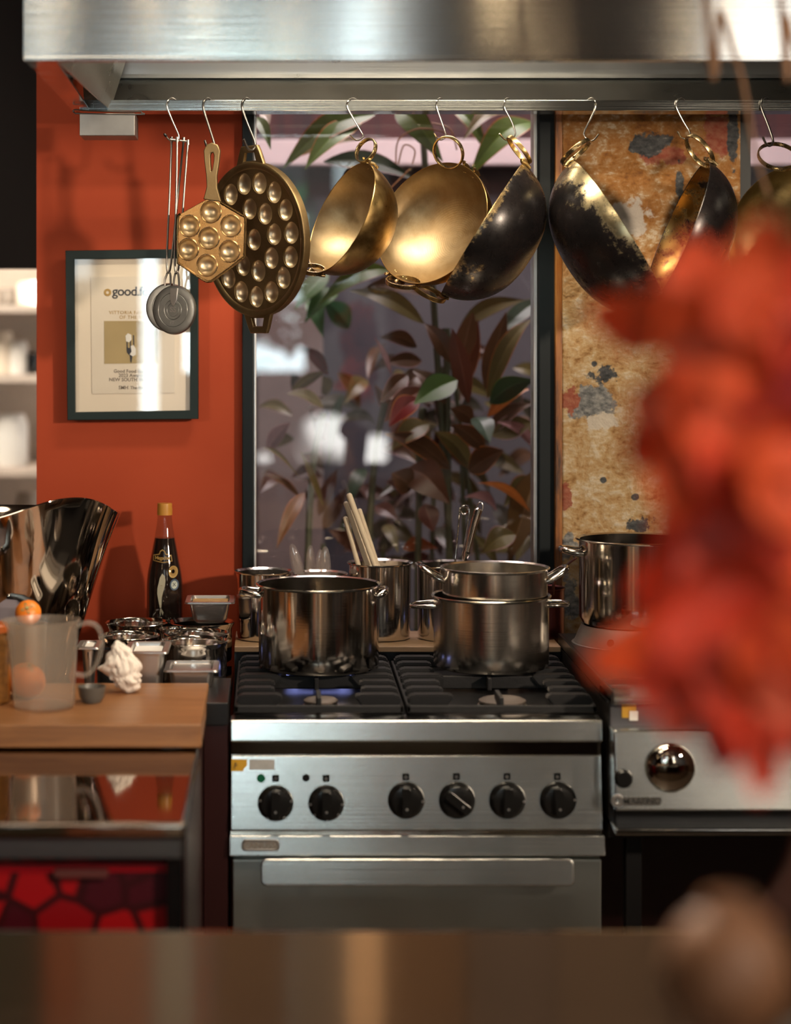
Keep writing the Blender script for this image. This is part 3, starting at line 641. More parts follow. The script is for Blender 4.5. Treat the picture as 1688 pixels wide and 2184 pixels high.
# ================================================================ hanging round pans and woks
def strap_ring(b, cx, cy, D, a, b_, u, nimg, width, th=.0035, gap=0, face=1, start=0):
    m, Rr = frame_of(cx, cy, D, a, b_, u, nimg, face); pts = [m @ Vector((Rr*math.cos(t), Rr*math.sin(t), 0)) for t in [2*PI*i/36 for i in range(36)]]
    tube(b, pts, .003, 12, True, flat=(width*1.3, th*1.25, m.to_3x3() @ Vector((0, 0, 1))))
    return m
def pan(name, label, cx, cy, D, a, b_, u, nimg, face, depth, mo, mi, rings, power=.8, thick=.0022, rivets=True, rmat='loop', flat=.0):
    m, R = frame_of(cx, cy, D, a, b_, u, nimg, face); h = depth/F*D
    t = thing(name, label, 'wok' if 'wok' in name else 'pan', m)
    K = 26; outer = [(R*math.cos(i*PI/2/K)**power, -h*math.sin(i*PI/2/K)**1.15) for i in range(K+1)]; outer[-1] = (0, -h)
    inner = [(max(0, r-thick), z+thick if i else .0) for i, (r, z) in enumerate(outer)]; inner[-1] = (0, -h+thick)
    ins = lathe(bmesh.new(), inner, 128); out = lathe(bmesh.new(), [inner[0], (R-thick*.5, thick*.6), outer[0]]+outer[1:], 128)
    obj('outside', out, mo, t, local='keep'); obj('inside', ins, mi, t, local='keep')
    for (rx, ry, ra, rb, ru, rn, w) in rings:
        b = bmesh.new(); strap_ring(b, rx, ry, D-.01, ra, rb, ru, rn, w); obj('handle', b, rmat, t)
    if rivets:
        for sg in (1, -1):
            for dy in (-.023, -.014, .014, .023):
                r0 = R*.955; z0 = -.012 - (.004 if abs(dy) > .02 else 0)
                b = bmesh.new(); lathe(b, [(0, .0022), (.0016, .0016), (.0026, 0)], 8, (sg*(math.sqrt(r0*r0-dy*dy)-.004), dy, z0), Matrix.Rotation(-sg*PI/2, 3, 'Y')); obj('rivet', b, 'loop', t, local=True)
        for sg in (1, -1):
            for dy in (-.02, .02):
                x0 = math.sqrt(R*R-dy*dy)
                b = bmesh.new(); tube(b, smooth_path([(sg*(x0+.001), dy, -.020), (sg*(x0+.005), dy, -.008), (sg*(x0+.004), dy, .004), (sg*(x0+.010), dy, .008)], 4), .004, 8); obj('handle_lug', b, rmat, t, local=True)
    return t, m, R
pan('brass_pan', 'narrow brass pan hanging sideways, right of the dimpled pan', 729, 463, 5.06, 128, 48, (.44, -.90), (-.90, -.44), 1, 112, 'brassw', 'brass',
    [(781, 321, 27, 17, (.55, -.84), (-.9, -.4), .0085), (668, 575, 26, 9, (1, .10), (.1, -1), .0085)])
pan('brass_pan', 'widest brass pan with its bowl open to the room, centre of the rail', 921, 475, 5.07, 140, 104, (.57, -.82), (-.82, -.57), 1, 100, 'brassw', 'brass',
    [(957, 325, 35, 29, (.5, .87), (-.8, .3), .0085), (861, 602, 37, 11, (1, .10), (.1, -1), .0085)])
pan('blackened_pan', 'soot black round pan with brass spots seen from outside, right of the wide brass pan', 1029, 489, 5.06, 163, 6, (.526, -.85), (-.85, -.526), -1, 121, 'patC', 'patIn',
    [(1108, 320, 36, 7, (.62, .78), (-.7, .5), .0085), (917, 625, 36, 9, (.9, .44), (.4, -.9), .0085)], rmat='brassw')
pan('blackened_pan', 'large black pan with a worn gold rim hanging before the plaster pillar', 1321, 502, 5.04, 186, 20, (-.532, -.846), (.846, -.532), -1, 128, 'patD', 'patIn',
    [(1229, 324, 38, 8, (-.75, .66), (.6, .7), .0085)])
pan('blackened_pan', 'narrow soot black pan at the right with a strip of brown inside showing', 1444, 500, 5.05, 167, 27, (.383, -.924), (-.924, -.383), 1, 113, 'patE', 'patIn',
    [(1493, 322, 40, 17, (.62, .78), (-.7, .5), .0085)])
pan('brass_wok', 'big dull brass wok partly cut off at the right edge behind the red flowers', 1712, 520, 5.09, 170, 158, (0, -1), (-1, 0), 1, 95, 'brassF', 'brassF',
    [(1661, 334, 43, 26, (1, .25), (-.2, -1), .0085)])

# ================================================================ range cooker
xs0, xs1 = P(490, 0, 4.5).x, P(1288, 0, 4.5).x
def Z(py, D=4.5): return P(0, py, D).z
st = thing('gas_range', 'steel gas range with six black knobs and an oven door', 'range cooker', ((xs0+xs1)/2, 4.85, 0))
b = bx(xs0+.004, xs1-.004, 4.53, 5.18, .14, Z(1584), .002); obj('body', b, 'door_steel', st)
TL = math.tan(math.radians(8.5))
def tilt(b, z0, y1=99):
    for v in b.verts:
        if v.co.y < y1: v.co.y += (v.co.z-z0)*TL
    return b
b = tilt(bx(xs0, xs1, 4.495, 4.56, Z(1582), Z(1536), .005), Z(1560)); obj('front_edge', b, 'stove', st)
b = bx(xs0+.004, xs1-.004, 4.515, 4.53, Z(1618), Z(1582)); obj('reflecting_strip', b, brushed('polished_strip', (.45, .40, .35), .10), st, smooth=False)
cpm = Matrix.Translation((0, 0, 0))
b = bx(xs0+.002, xs1-.002, 4.498, 4.53, Z(1768), Z(1613), .003); tilt(b, Z(1690)); cp = obj('control_panel', b, 'stove', st)
b = bx(xs0+.002, xs1-.002, 4.512, 4.53, Z(1784), Z(1764)); obj('reflecting_strip', b, bpy.data.materials['polished_strip'], st, smooth=False)
b = tilt(bx(xs0-.001, xs1+.003, 4.488, 4.53, Z(1823), Z(1780), .003), Z(1803)); trimb = obj('lower_band', b, 'stove', st)
dr = obj('oven_door', bx(xs0+.006, xs1-.004, 4.50, 4.53, .16, Z(1833), .003), 'door_steel', st)
m = facing((560+1223)/2, (1835+1886)/2, 4.455) @ Matrix.Rotation(-math.radians(8), 4, 'X'); w = (1223-560)/F*4.455; h = 51/F*4.455
b = plate(rrect(0, 0, w, h, .010), (), .008, .003, m); box(b, P(640, 0, 4.5).x, P(660, 0, 4.5).x, 4.455, 4.502, Z(1870), Z(1850)); box(b, P(1120, 0, 4.5).x, P(1140, 0, 4.5).x, 4.455, 4.502, Z(1870), Z(1850)); obj('handle', b, 'stove', dr)
b = bmesh.new(); r = random.Random(5)
for sx in (xs0+.04, xs1-.04):
    for sy in (4.58, 5.12):
        obj('foot', lathe(bmesh.new(), [(0, 0), (.022, 0), (.022, .01), (.015, .02), (.015, .145), (0, .145)], 20, (sx, sy, 0)), 'satin', st)
b.free()
def knob(px, py, R, rot, ticks, parent):
    Rr = R/F*4.48; c = P(px, py, 4.499); c.y += (c.z-Z(1690))*TL; mr = Matrix.Rotation(PI/2, 3, 'X')
    b = lathe(bmesh.new(), [(0, .020), (Rr*.5, .020), (Rr*.78, .018), (Rr*.86, .013), (Rr*.95, .010), (Rr, .004), (Rr, 0), (0, 0)], 48, c, mr)
    mm = facing(px, py, 4.499); mm.translation = c; mm = mm @ Matrix.Rotation(rot, 4, 'Z')
    plate(rrect(0, 0, Rr*.42, Rr*1.5, Rr*.15), (), .012, .002, mm @ Matrix.Translation((0, 0, .024)), b)
    k = obj('knob', b, 'knob', parent)
    b = plate(circ(0, -Rr*.35, Rr*.07, 12), (), .001, .0002, mm @ Matrix.Translation((0, 0, .0305)))
    for a in ticks: plate(circ(Rr*.87*math.cos(a), Rr*.87*math.sin(a), Rr*.055, 10), (), .001, .0002, mm @ Matrix.Translation((0, 0, .0145)), b)
    obj('knob_marks', b, 'satin', k)
for px, py, t in ((588, 1712, (.2, 2.9, -2.1, -1.0)), (696, 1712, (.0, PI, -2.4, -1.5, -.7))): knob(px, py, 38.5, 0, t, st)
for px, py, rt in ((866.5, 1706, 0), (975, 1706, .9), (1082, 1706, 0), (1190, 1706, .1)): knob(px, py, 39.5, rt, (.0,), st)
def dot(px, py, R, mat, name, D=4.497, parent=st): obj(name, plate(circ(0, 0, R/F*D), (), .005, .001, facing(px, py, D+(Z(py)-Z(1690))*TL)), mat, parent)
dot(557, 1660, 8, 'green', 'indicator_lamp'); dot(653, 1659, 7, 'knob', 'indicator_lamp')
for px, py in ((588, 1660), (696, 1660), (866, 1657), (974, 1656), (1082, 1656), (1189, 1656)):
    o = obj('symbol_plate', plate(rrect(0, 0, 14/F*4.5, 14/F*4.5, .002), (), .002, .0004, facing(px, py, 4.497+(Z(py)-Z(1690))*TL)), 'knob', st)
    obj('symbol', plate(circ(0, -.001, .0026, 12), [circ(0, -.001, .0015, 10)], .001, .0001, facing(px, py, 4.4955+(Z(py)-Z(1690))*TL)), 'satin', o)
kk = 4.497/F
def Lp(px, py, cx, cy, k_): return ((px-cx)*k_, -(py-cy)*k_)
obj('yellow_sticker', plate([Lp(*p, 510, 1634, kk) for p in [(494, 1619), (527, 1620), (527, 1633), (520, 1640), (518, 1649), (494, 1648)]], (), .0008, .0001, facing(510, 1634, 4.505)), 'mustard', st)
obj('sticker_scrawl', (lambda b: (tube(b, [P(500, 1640, 4.502), P(503, 1626, 4.503), P(507, 1632, 4.502), P(501, 1634, 4.502)], .0007, 6), b)[-1])(bmesh.new()), 'ink', st)
obj('worn_label', plate(rrect(0, 0, 54*kk, 22*kk, .001), (), .0008, .0001, facing(559, 1631, 4.505)), plain('worn_label', (.62, .62, .60), .5, .7, .2, 60), st)
mb = facing(556, 1803, 4.487)
bd = obj('badge', plate(rrect(0, 0, 80*kk, 24*kk, .009), [rrect(0, 0, 72*kk, 17*kk, .007)], .003, .0006, mb), 'satin', trimb)
b = plate(rrect(0, 0, 72*kk, 17*kk, .007), (), .001, .0001, mb); obj('badge_ground', b, plain('badge_grey', (.55, .55, .53), .4, .9), bd)
obj('lettering', text_bm('ZANUSSI', 15*kk*1.25, mb @ Matrix.Translation((0, 0, .001)), .001, bold=.0004), 'inkg', bd)
# cooktop
b = bx(xs0+.006, xs1-.006, 4.54, 5.19, Z(1584), Z(1537), .003); obj('cooktop', b, 'black', st)
GZ = EYE-.816                                                   # top of the pan supports
xmid = P(862, 0, 4.6).x
def grate(xa, xb):
    b = bmesh.new(); y0, y1 = 4.555, 5.15; zt = GZ; t = .009
    zl = GZ-.034
    for (p, q) in (((xa, y0), (xb, y0)), ((xb, y0), (xb, y1)), ((xb, y1), (xa, y1)), ((xa, y1), (xa, y0))):
        box(b, min(p[0], q[0])-t*.6, max(p[0], q[0])+t*.6, min(p[1], q[1])-t*.6, max(p[1], q[1])+t*.6, zl, zl+.016, .003)
    box(b, xa, xb, 4.845, 4.857, zl, zl+.03, .003)
    g = obj('pan_support', b, 'iron', st)
    n_ = 7
    for i in range(n_):
        y = y0+.04+i*(y1-y0-.08)/(n_-1)
        for s, xe in ((1, xa), (-1, xb)):
            ln = .085 if i in (1, 2, 4, 5) else .10
            pts = [(xe, 0, zl), (xe, 0, zt-.006), (xe+s*.012, 0, zt), (xe+s*ln*.9, 0, zt), (xe+s*ln, 0, zt-.006), (xe+s*ln*.8, 0, zl+.004)]
            f = bmesh.new(); lo = [f.verts.new((p[0], y-.019, p[2])) for p in pts]; hi = [f.verts.new((p[0], y+.019, p[2])) for p in pts]
            f.faces.new(lo); f.faces.new(hi[::-1])
            for k in range(6): f.faces.new((lo[k], hi[k], hi[(k+1) % 6], lo[(k+1) % 6]))
            bmesh.ops.bevel(f, geom=list(f.edges), offset=.003, segments=2, affect='EDGES'); obj('finger', f, 'iron', g)
    xc = (xa+xb)/2
    for ya, yb in ((y0, 4.655), (4.80, 4.90), (5.06, y1)): f = bmesh.new(); box(f, xc-.005, xc+.005, ya, yb, zl+.004, zt-.002, .002); obj('centre_bar', f, 'iron', g)
    return xc
xa = xs0+.014; gx = [grate(xa, xmid-.008), grate(xmid+.008, xs1-.012)]
for xc, yy, R in ((P(685, 0, 4.65).x, 4.66, .038), (P(1073, 0, 4.65).x, 4.66, .052), (P(680, 0, 4.95).x, 4.96, .052), (P(1050, 0, 4.95).x, 4.96, .038)):
    bu = obj('burner', lathe(bmesh.new(), [(0, 0), (R*1.0, 0), (R*1.05, .006), (R*.8, .012), (0, .012)], 48, (xc, yy, Z(1537)-.001)), 'satin', st)
    obj('burner_cap', lathe(bmesh.new(), [(0, .021), (R*.6, .021), (R*.85, .020), (R, .016), (R, .012), (0, .012)], 48, (xc, yy, Z(1537)-.001)), plain('burner_cap_metal', (.10, .08, .068), .6, .3, .3), bu)
# flames under the left pot
xc, yy = P(680, 0, 4.96).x, 4.96; b = bmesh.new()
for i in range(40):
    a = 2*PI*i/40; c = Vector((xc+.05*math.cos(a), yy+.05*math.sin(a), Z(1537)+.012)); d = Vector((math.cos(a), math.sin(a), 0))
    tube(b, [c, c+d*.010+Vector((0, 0, .003)), c+d*.022+Vector((0, 0, .008)), c+d*.032+Vector((0, 0, .017))], [.0028, .0040, .0032, .0005], 6)
fl = obj('gas_flame', b, 'flame'); tag(fl, 'ring of blue gas flame under the left stock pot', 'flame')

# tiled kerb and wooden shelf behind the range
zs = P(0, 1378, 5.2).z
b = bx(xs0-.002, .712, 5.20, 5.445, .0, zs-.014); kb = tag(obj('tiled_upstand', b, 'black', smooth=False), 'low black tiled upstand behind the range', 'upstand')
kb.data.materials[0] = plain('black_tile', (.012, .012, .013), .22)
b = bx(xs0-.002, .712, 5.192, 5.452, zs-.014, zs, .002); tag(obj('wooden_shelf', b, 'shelf'), 'narrow pale wooden shelf behind the range carrying the canisters', 'shelf')

# ================================================================ pots
def loop_handle(b, cx, cy, z, R, ang, out, half, rise=0, r=.0055, drop=.0):
    """two feet on the body at +-half (metres along the wall), bulging outwards"""
    d = Vector((math.cos(ang), math.sin(ang), 0)); s = Vector((-d.y, d.x, 0)); c = Vector((cx, cy, z))
    e = math.sqrt(max(0, R*R-half*half))
    pts = [c+d*(e-.004)+s*half+Vector((0, 0, -drop)), c+d*(e+out*.35)+s*half+Vector((0, 0, rise*.3)), c+d*(e+out*.85)+s*half*.75+Vector((0, 0, rise*.85)), c+d*(e+out)+s*half*.3+Vector((0, 0, rise)),
           c+d*(e+out)-s*half*.3+Vector((0, 0, rise)), c+d*(e+out*.85)-s*half*.75+Vector((0, 0, rise*.85)), c+d*(e+out*.35)-s*half+Vector((0, 0, rise*.3)), c+d*(e-.004)-s*half+Vector((0, 0, -drop))]
    tube(b, smooth_path(pts, 5), r, 12)
def potshell(R, H, rimout=.006, t=.0018, foot=.012, base=True):
    p = [(0, 0)] if base else []
    p += [(R-foot, 0), (R-foot*.4, foot*.25), (R, foot)] + [(R, H*q) for q in (.25, .5, .75)] + [(R, H-.006), (R+rimout*.7, H-.004), (R+rimout, H-.001), (R+rimout*.6, H+.001), (R-t, H-.002)]
    p += [(R-t, H*.5), (R-t, foot)] + ([(R-foot, t), (0, t)] if base else [(R-t, 0), (R-foot, 0)])
    return p
def pot(name, label, x, y, z, R, H, mat, handles, **kw):
    t = thing(name, label, 'pot', (x, y, z)); obj('body', lathe(bmesh.new(), potshell(R, H, **kw), 128, (x, y, z)), mat, t)
    for h in handles:
        b = bmesh.new(); loop_handle(b, x, y, h['z'], R, h['a'], h['out'], h['half'], h.get('rise', 0), h.get('r', .0055))
        obj('handle', b, h.get('mat', 'pot'), t)
        d = Vector((math.cos(h['a']), math.sin(h['a']), 0)); s = Vector((-d.y, d.x, 0))
    return t
def pc(px, D): return P(px, 0, D).x
pot('stock_pot', 'wide shiny stock pot over the lit burner at the left of the range', pc(680, 4.94), 4.94, GZ, .141, .197, 'pot',
    [dict(z=GZ+.172, a=PI*.97, out=.045, half=.038, rise=.006, r=.0075), dict(z=GZ+.172, a=-.02, out=.022, half=.038, rise=.01, r=.0075)])
# two-tier steamer
x, y = pc(1048, 4.95), 4.95; zz = P(0, 1268, 4.95).z; zt = P(0, 1210, 4.95).z
pot('steamer_pot', 'lower pot of the brushed steel steamer on the right burners', x, y, GZ, .135, zz-GZ, 'potb',
    [dict(z=zz-.024, a=PI*.96, out=.058, half=.040, rise=-.004, r=.005), dict(z=zz-.022, a=.06, out=.050, half=.036, rise=.0, r=.005)])
x2 = pc(1056, 4.95)
t = thing('steamer_basket', 'upper tier of the brushed steel steamer, sitting on the lower pot', 'pot', (x2, y, zz))
b = lathe(bmesh.new(), [(.118, .004), (.121, .0), (.123, .004), (.123, .04), (.123, zt-zz-.005), (.128, zt-zz-.002), (.129, zt-zz+.001), (.1265, zt-zz+.002), (.121, zt-zz-.002), (.1205, .006), (0, .006), (0, .004), (.118, .004)], 128, (x2, y, zz)); obj('body', b, 'potb', t)
for a, o_ in ((PI*.97, .052), (.03, .050)):
    b = bmesh.new(); loop_handle(b, x2, y, zz+.033, .123, a, o_, .034, .030, .0062); obj('handle', b, 'pot', t)
# tall pot on the wok ring
x3, y3 = pc(1347, 5.15), 5.11; z3 = P(0, 1330, 5.12).z; zt3 = P(0, 1147, 5.12).z
pot('stock_pot', 'tall shiny stock pot on the round stand at the right, half behind the red flowers', x3, y3, z3, .132, zt3-z3, 'pot',
    [dict(z=zt3-.035, a=PI*.98, out=.046, half=.035, rise=.008, r=.0085), dict(z=zt3-.035, a=-.05, out=.046, half=.035, rise=.008, r=.0085)], foot=.02, rimout=.010)
b = lathe(bmesh.new(), [(.122, z3), (.126, z3+.001), (.145, .938), (.150, .937), (.150, .935), (.141, .936), (.120, z3-.002), (.122, z3)], 96, (x3, y3, 0))
t = thing('wok_stand', 'round steel stand with a hole under the tall pot', 'wok stand', (x3, y3, .935)); obj('ring', b, bpy.data.materials['scratched_steel'], t)
for a in (-2.15, -1.1, .6, 2.2):
    d = Vector((math.cos(a), math.sin(a), .55)).normalized(); c = Vector((x3, y3, .952))+Vector((math.cos(a), math.sin(a), 0))*.1365
    b = lathe(bmesh.new(), [(0, .003), (.0085, .003), (.0095, .001), (.0095, -.004), (0, -.004)], 24, c, d.to_track_quat('Z', 'Y').to_matrix()); obj('vent_hole', b, 'knob', t)
b = lathe(bmesh.new(), [(0, 0), (.07, 0), (.085, .004), (.09, .012), (.088, .012), (.08, .006), (0, .004)], 48, (pc(1400, 4.95), 4.86, .935)); tag(obj('steel_dish', b, 'satin'), 'low steel dish beside the wok stand, behind the flowers', 'dish')
# copper-coloured saucepan
x4, y4 = pc(1160, 5.3), 5.355; z4 = zs; R4 = .060; H4 = P(0, 1259, 5.3).z-z4
t = thing('saucepan', 'dark copper coloured saucepan on the shelf right of the steamer', 'saucepan', (x4, y4, z4)); obj('body', lathe(bmesh.new(), potshell(R4, H4, .002), 64, (x4, y4, z4)), 'copper', t)
b = tube(bmesh.new(), smooth_path([P(1180, 1262, 5.25), P(1183, 1240, 5.2), P(1192, 1222, 5.18), P(1212, 1203, 5.16), P(1226, 1192, 5.17)], 5), .005, 10, flat=(.018, .004, (0, 1, 0))); obj('handle', b, 'copper', t)

# canisters
def canister(label, px, D, rim_py, aR, group='tall steel canisters on the shelf behind the range', taper=.92):
    x, y = pc(px, D), D; z = zs; zt = P(0, rim_py, D).z; H = zt-z; R = aR/F*D; Rb = R*taper
    p = [(0, 0), (Rb-.012, 0), (Rb-.003, .003), (Rb-.001, .014), (Rb, H*.5), (Rb+.001, H-.004), (R-.001, H-.002), (R, H), (R-.001, H+.0015), (Rb-.002, H-.003), (Rb-.003, H*.5), (Rb-.004, .014), (0, .004)]
    o = obj('steel_canister', lathe(bmesh.new(), p, 96, (x, y, z)), 'tin'); tag(o, label, 'canister', group); return x, y, z, H, Rb
canister('empty tall canister nearest the orange wall', 563, 5.32, 1218, 63)
cb = canister('tall canister holding clear plastic spoon handles', 683, 5.34, 1223, 60)
cs = canister('tall canister full of pale wooden sticks', 811, 5.33, 1200, 71)
ct = canister('tall canister behind the steamer holding tongs and a whisk', 962, 5.33, 1203, 78)
random.seed(4)
SL = ['long pale wooden stick, tallest in the canister', 'wooden stick leaning left of the tallest', 'short brown wooden stick at the left of the bunch', 'wooden stick between two others, rounded grey tip', 'wooden stick at the right of the bunch']
for i, ((x0, y0, x1, y1, D0, D1, r)) in enumerate([(745, 1056, 800, 1206, 5.30, 5.30, 6.4), (738, 1073, 785, 1206, 5.32, 5.32, 5.5), (737, 1105, 765, 1206, 5.33, 5.33, 5.5), (748, 1092, 790, 1206, 5.34, 5.35, 5), (767, 1088, 806, 1206, 5.37, 5.37, 5.2)]):
    a, c = P(x0, y0, D0), P(x1, y1, D1); e = a+(c-a)*1.55; rr = r/F*5.3
    b = tube(bmesh.new(), [a+(a-c).normalized()*rr*.6, a+(a-c).normalized()*rr*.2, a, a+(c-a)*.5, c, e], [rr*.55, rr*.9, rr, rr, rr*.95, rr*.85], 14)
    tag(obj('wooden_stick', b, 'stick'), SL[i], 'stick', 'wooden sticks in the canister')
def spoon(px, py, lean, w, D, label):
    """clear spoon end: a thin hollow oval blade, its tip at (px, py), on a slim shaft"""
    tip = P(px, py, D); R_ = Matrix.Rotation(lean, 3, 'Y'); hh = 62/F*D; ww = w/F*D; c = tip-R_ @ Vector((0, 0, hh))
    n_ = 22; pr = [(0, hh)]+[(ww*math.sin(PI*i/n_)**.85*(1 if i < n_/2 else .8), hh*math.cos(PI*i/n_)) for i in range(1, n_)]+[(0, -hh)]
    b = lathe(bmesh.new(), pr, 40, (0, 0, 0), None, .42); lathe(b, [(r*.72, z*.84+.002) for r, z in pr][::-1], 40, (0, 0, 0), None, .36)
    tube(b, [Vector((0, 0, -hh*.95)), Vector((0, 0, -hh*2.1))], .0035, 10)
    for v in b.verts: v.co = R_ @ v.co+c
    tag(obj('acrylic_spoon', b, 'acrylic'), label, 'spoon', 'clear spoons in the canister')
spoon(622, 1160, -.26, 13, 5.33, 'clear spoon leaning to the left, the tallest of the group')
spoon(662, 1163, -.02, 11, 5.35, 'clear spoon standing upright in the middle of the group')
spoon(694, 1165, .0, 13, 5.32, 'clear spoon at the right of the group, nearest the viewer')
spoon(684, 1171, .10, 10, 5.38, 'clear spoon just behind the right one, slightly lower')
# tongs and whisk handle
t = thing('tongs', 'steel tongs with a looped end standing in the canister behind the steamer', 'tongs', P(975, 1195, 5.33))
b = tube(bmesh.new(), smooth_path([P(969, 1240, 5.30), P(972, 1190, 5.30), P(977, 1140, 5.31), P(980, 1105, 5.32), P(982, 1085, 5.33), P(990, 1078, 5.33), P(1000, 1082, 5.34), P(1001, 1095, 5.34), P(996, 1130, 5.34), P(988, 1180, 5.34), P(984, 1240, 5.34)], 6), .003, 10, flat=(.010, .0035, (.3, 1, 0))); obj('arms', b, 'pot', t)
b = tube(bmesh.new(), [P(991+8*math.cos(a), 1089+8*math.sin(a), 5.33) for a in [i*PI/8 for i in range(16)]], .0022, 8, True); obj('lock_ring', b, 'pot', t)
t = thing('whisk', 'whisk handle with a small wire loop leaning right beside the tongs', 'whisk', P(993, 1195, 5.33))
b = tube(bmesh.new(), [P(990, 1210, 5.33), P(992, 1195, 5.33), P(996, 1180, 5.33), P(998, 1172, 5.33), P(1002, 1155, 5.33), P(1012, 1115, 5.33), P(1021, 1087, 5.33), P(1023, 1083, 5.33)], [.0045, .0045, .0075, .0065, .008, .0098, .0105, .004], 20); obj('handle', b, 'pot', t)
b = tube(bmesh.new(), smooth_path([P(1018, 1090, 5.33), P(1019, 1078, 5.33), P(1023, 1072, 5.33), P(1029, 1074, 5.33), P(1030, 1082, 5.33), P(1028, 1092, 5.33)], 5), .0015, 8); obj('hanging_loop', b, 'wire', t)
b = lathe(bmesh.new(), [(.0072, -.002), (.0085, 0), (.0072, .002)], 20, P(998, 1179, 5.33), (P(1021, 1087, 5.33)-P(998, 1179, 5.33)).to_track_quat('Z', 'Y').to_matrix()); obj('black_band', b, 'knob', t)
b = bmesh.new()
for i in range(6):
    a = PI*i/6; pts = []
    for k in range(13): q = k/12*PI; pts.append(P(985, 1222, 5.33)+Vector((math.cos(a)*.022*math.sin(q*.9)*(1 if k < 7 else 1), math.sin(a)*.022*math.sin(q*.9), -.085*math.sin(q/2)*1.0)))
    tube(b, pts, .0007, 6)
obj('wires', b, 'wire', t)

# ================================================================ griddle / wok unit at the right
gx0, gx1 = .715, 2.1
un = thing('griddle_unit', 'steel griddle unit with chrome knob right of the gas range', 'griddle', (1.2, 4.8, 0))
zt = .935
b = bx(gx0, gx0+.006, 4.44, 5.27, Z(1500, 4.45), zt); box(b, gx0, gx1, 4.47, 5.27, .62, .905); obj('body', b, 'grill', un, smooth=False)
b = bx(gx0+.006, gx1, 4.60, 5.27, .905, .935, .004); obj('cooking_plate', b, 'grill', un)
b = bx(gx0, gx1, 4.44, 4.50, Z(1502, 4.45), Z(1487, 4.45), .004); box(b, gx0, gx1, 4.5, 4.6, .90, Z(1487, 4.45)); obj('front_rail', b, 'stove', un)
b = bx(gx0+.002, gx1, 4.462, 4.50, Z(1560, 4.45), Z(1500, 4.45)); obj('recess', b, plain('dull_dark_steel', (.10, .10, .11), .45, .8), un, smooth=False)
D2 = 4.40
b = tilt(bx(gx0, gx1, D2, 4.48, Z(1728, D2), Z(1560, D2), .005), Z(1650, D2)); pn = obj('control_panel', b, 'stove', un)
b = bx(gx0+.01, gx1, D2+.03, 4.5, Z(1768, D2), Z(1728, D2)); obj('shadow_gap', b, 'black', un, smooth=False)
b = bx(gx0, gx1, 4.38, 4.95, Z(1782, 4.38), Z(1768, 4.38), .003); obj('lower_shelf', b, 'hood', un)
k2 = D2/F
obj('chrome_knob', lathe(bmesh.new(), [(52*k2*math.cos(a), .006+.022*math.sin(a)) for a in [i*PI/2/14 for i in range(14)]]+[(0, .028), ], 64, P(1430, 1637, D2), Matrix.Rotation(PI/2, 3, 'X')), 'chrome', un)
obj('black_button', lathe(bmesh.new(), [(0, .014), (19*k2*.8, .014), (19*k2, .010), (20*k2, 0), (0, 0)], 40, P(1330, 1660, D2), Matrix.Rotation(PI/2, 3, 'X')), 'knob', un)
mb = facing(1318, 1708, D2-.0105); lg = obj('logo_ring', plate(circ(0, 0, 13*k2), [circ(0, 0, 6*k2)], .003, .0008, mb), 'satin', pn)
obj('logo_ground', plate(rrect(50*k2, -1*k2, 84*k2, 17*k2, .006), (), .0016, .0004, mb), plain('logo_grey', (.16, .15, .14), .4, .6), pn)
obj('lettering', text_bm('MARENO', 20*k2, facing(1371, 1708, D2-.0125), .002, bold=.0004), 'stove', pn)
obj('yellow_sticker', plate(rrect(0, 0, 30*k2, 30*k2, .001), (), .0008, .0001, facing(1342, 1516, 4.460)), 'mustard', un)
obj('white_sticker', plate(rrect(0, 0, 18*k2, 20*k2, .001), (), .0008, .0001, facing(1352, 1527, 4.458)), 'white', un)
b = bx(gx0+.04, gx0+.075, 4.5, 4.53, 0, .62, .003); obj('leg', b, 'black', un); b = bx(gx1-.075, gx1-.04, 4.5, 4.53, 0, .62, .003); obj('leg', b, 'black', un)
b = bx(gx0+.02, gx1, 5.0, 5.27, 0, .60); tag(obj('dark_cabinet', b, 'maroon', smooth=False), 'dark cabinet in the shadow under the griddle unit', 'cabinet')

# ================================================================ left counter
CZ = EYE-.854; cxr = -.146; FZ = .903
t = thing('steel_counter', 'polished steel worktop at the left with a steel apron', 'counter', (-1.2, 4.2, 0))
b = bx(-2.6, cxr, 3.575, 5.45, CZ-.030, CZ, .008); box(b, cxr-.02, xs0-.004, 4.805, 5.19, CZ-.028, CZ-.0005); obj('worktop', b, plain('polished_worktop', (.27, .22, .185), .06, 1., .06, 3), t)
b = bx(-2.6, cxr-.008, 3.595, 3.615, Z(1832, 3.595), CZ-.02, .002); obj('apron', b, plain('apron_steel', (.20, .21, .21), .35, .9), t)
b = bx(cxr-.035, cxr-.008, 3.615, 3.645, 0, CZ-.03, .003); obj('leg', b, 'knob', t); b = bx(cxr-.035, cxr-.008, 5.3, 5.33, 0, CZ-.03, .003); obj('leg', b, 'knob', t)
b = bx(cxr-.006, cxr-.001, 3.62, 5.44, 0, CZ-.03); obj('side_panel', b, 'maroon', t, smooth=False)
t = thing('filler_cabinet', 'narrow dark maroon cabinet between the worktop and the range', 'cabinet', ((cxr+xs0)/2, 4.9, 0))
obj('carcass', bx(cxr+.001, xs0-.004, 4.5, 4.80, 0, P(0, 1545, 4.5).z, .001), 'maroon', t); obj('top', bx(cxr+.001, xs0-.003, 4.49, 4.80, P(0, 1545, 4.5).z, FZ, .002), 'black', t)
t = thing('red_bin', 'red patterned tub under the steel worktop', 'tub', (-.8, 3.6, 0))
xr0, xr1 = -2.2, P(366, 0, 3.66).x
obj('tub', bx(xr0, xr1, 3.66, 4.2, .1, Z(1838, 3.66), .006), 'shards', t); obj('lid_edge', bx(xr0, xr1+.003, 3.652, 3.67, Z(1858, 3.66), Z(1840, 3.66), .002), 'redp', t)
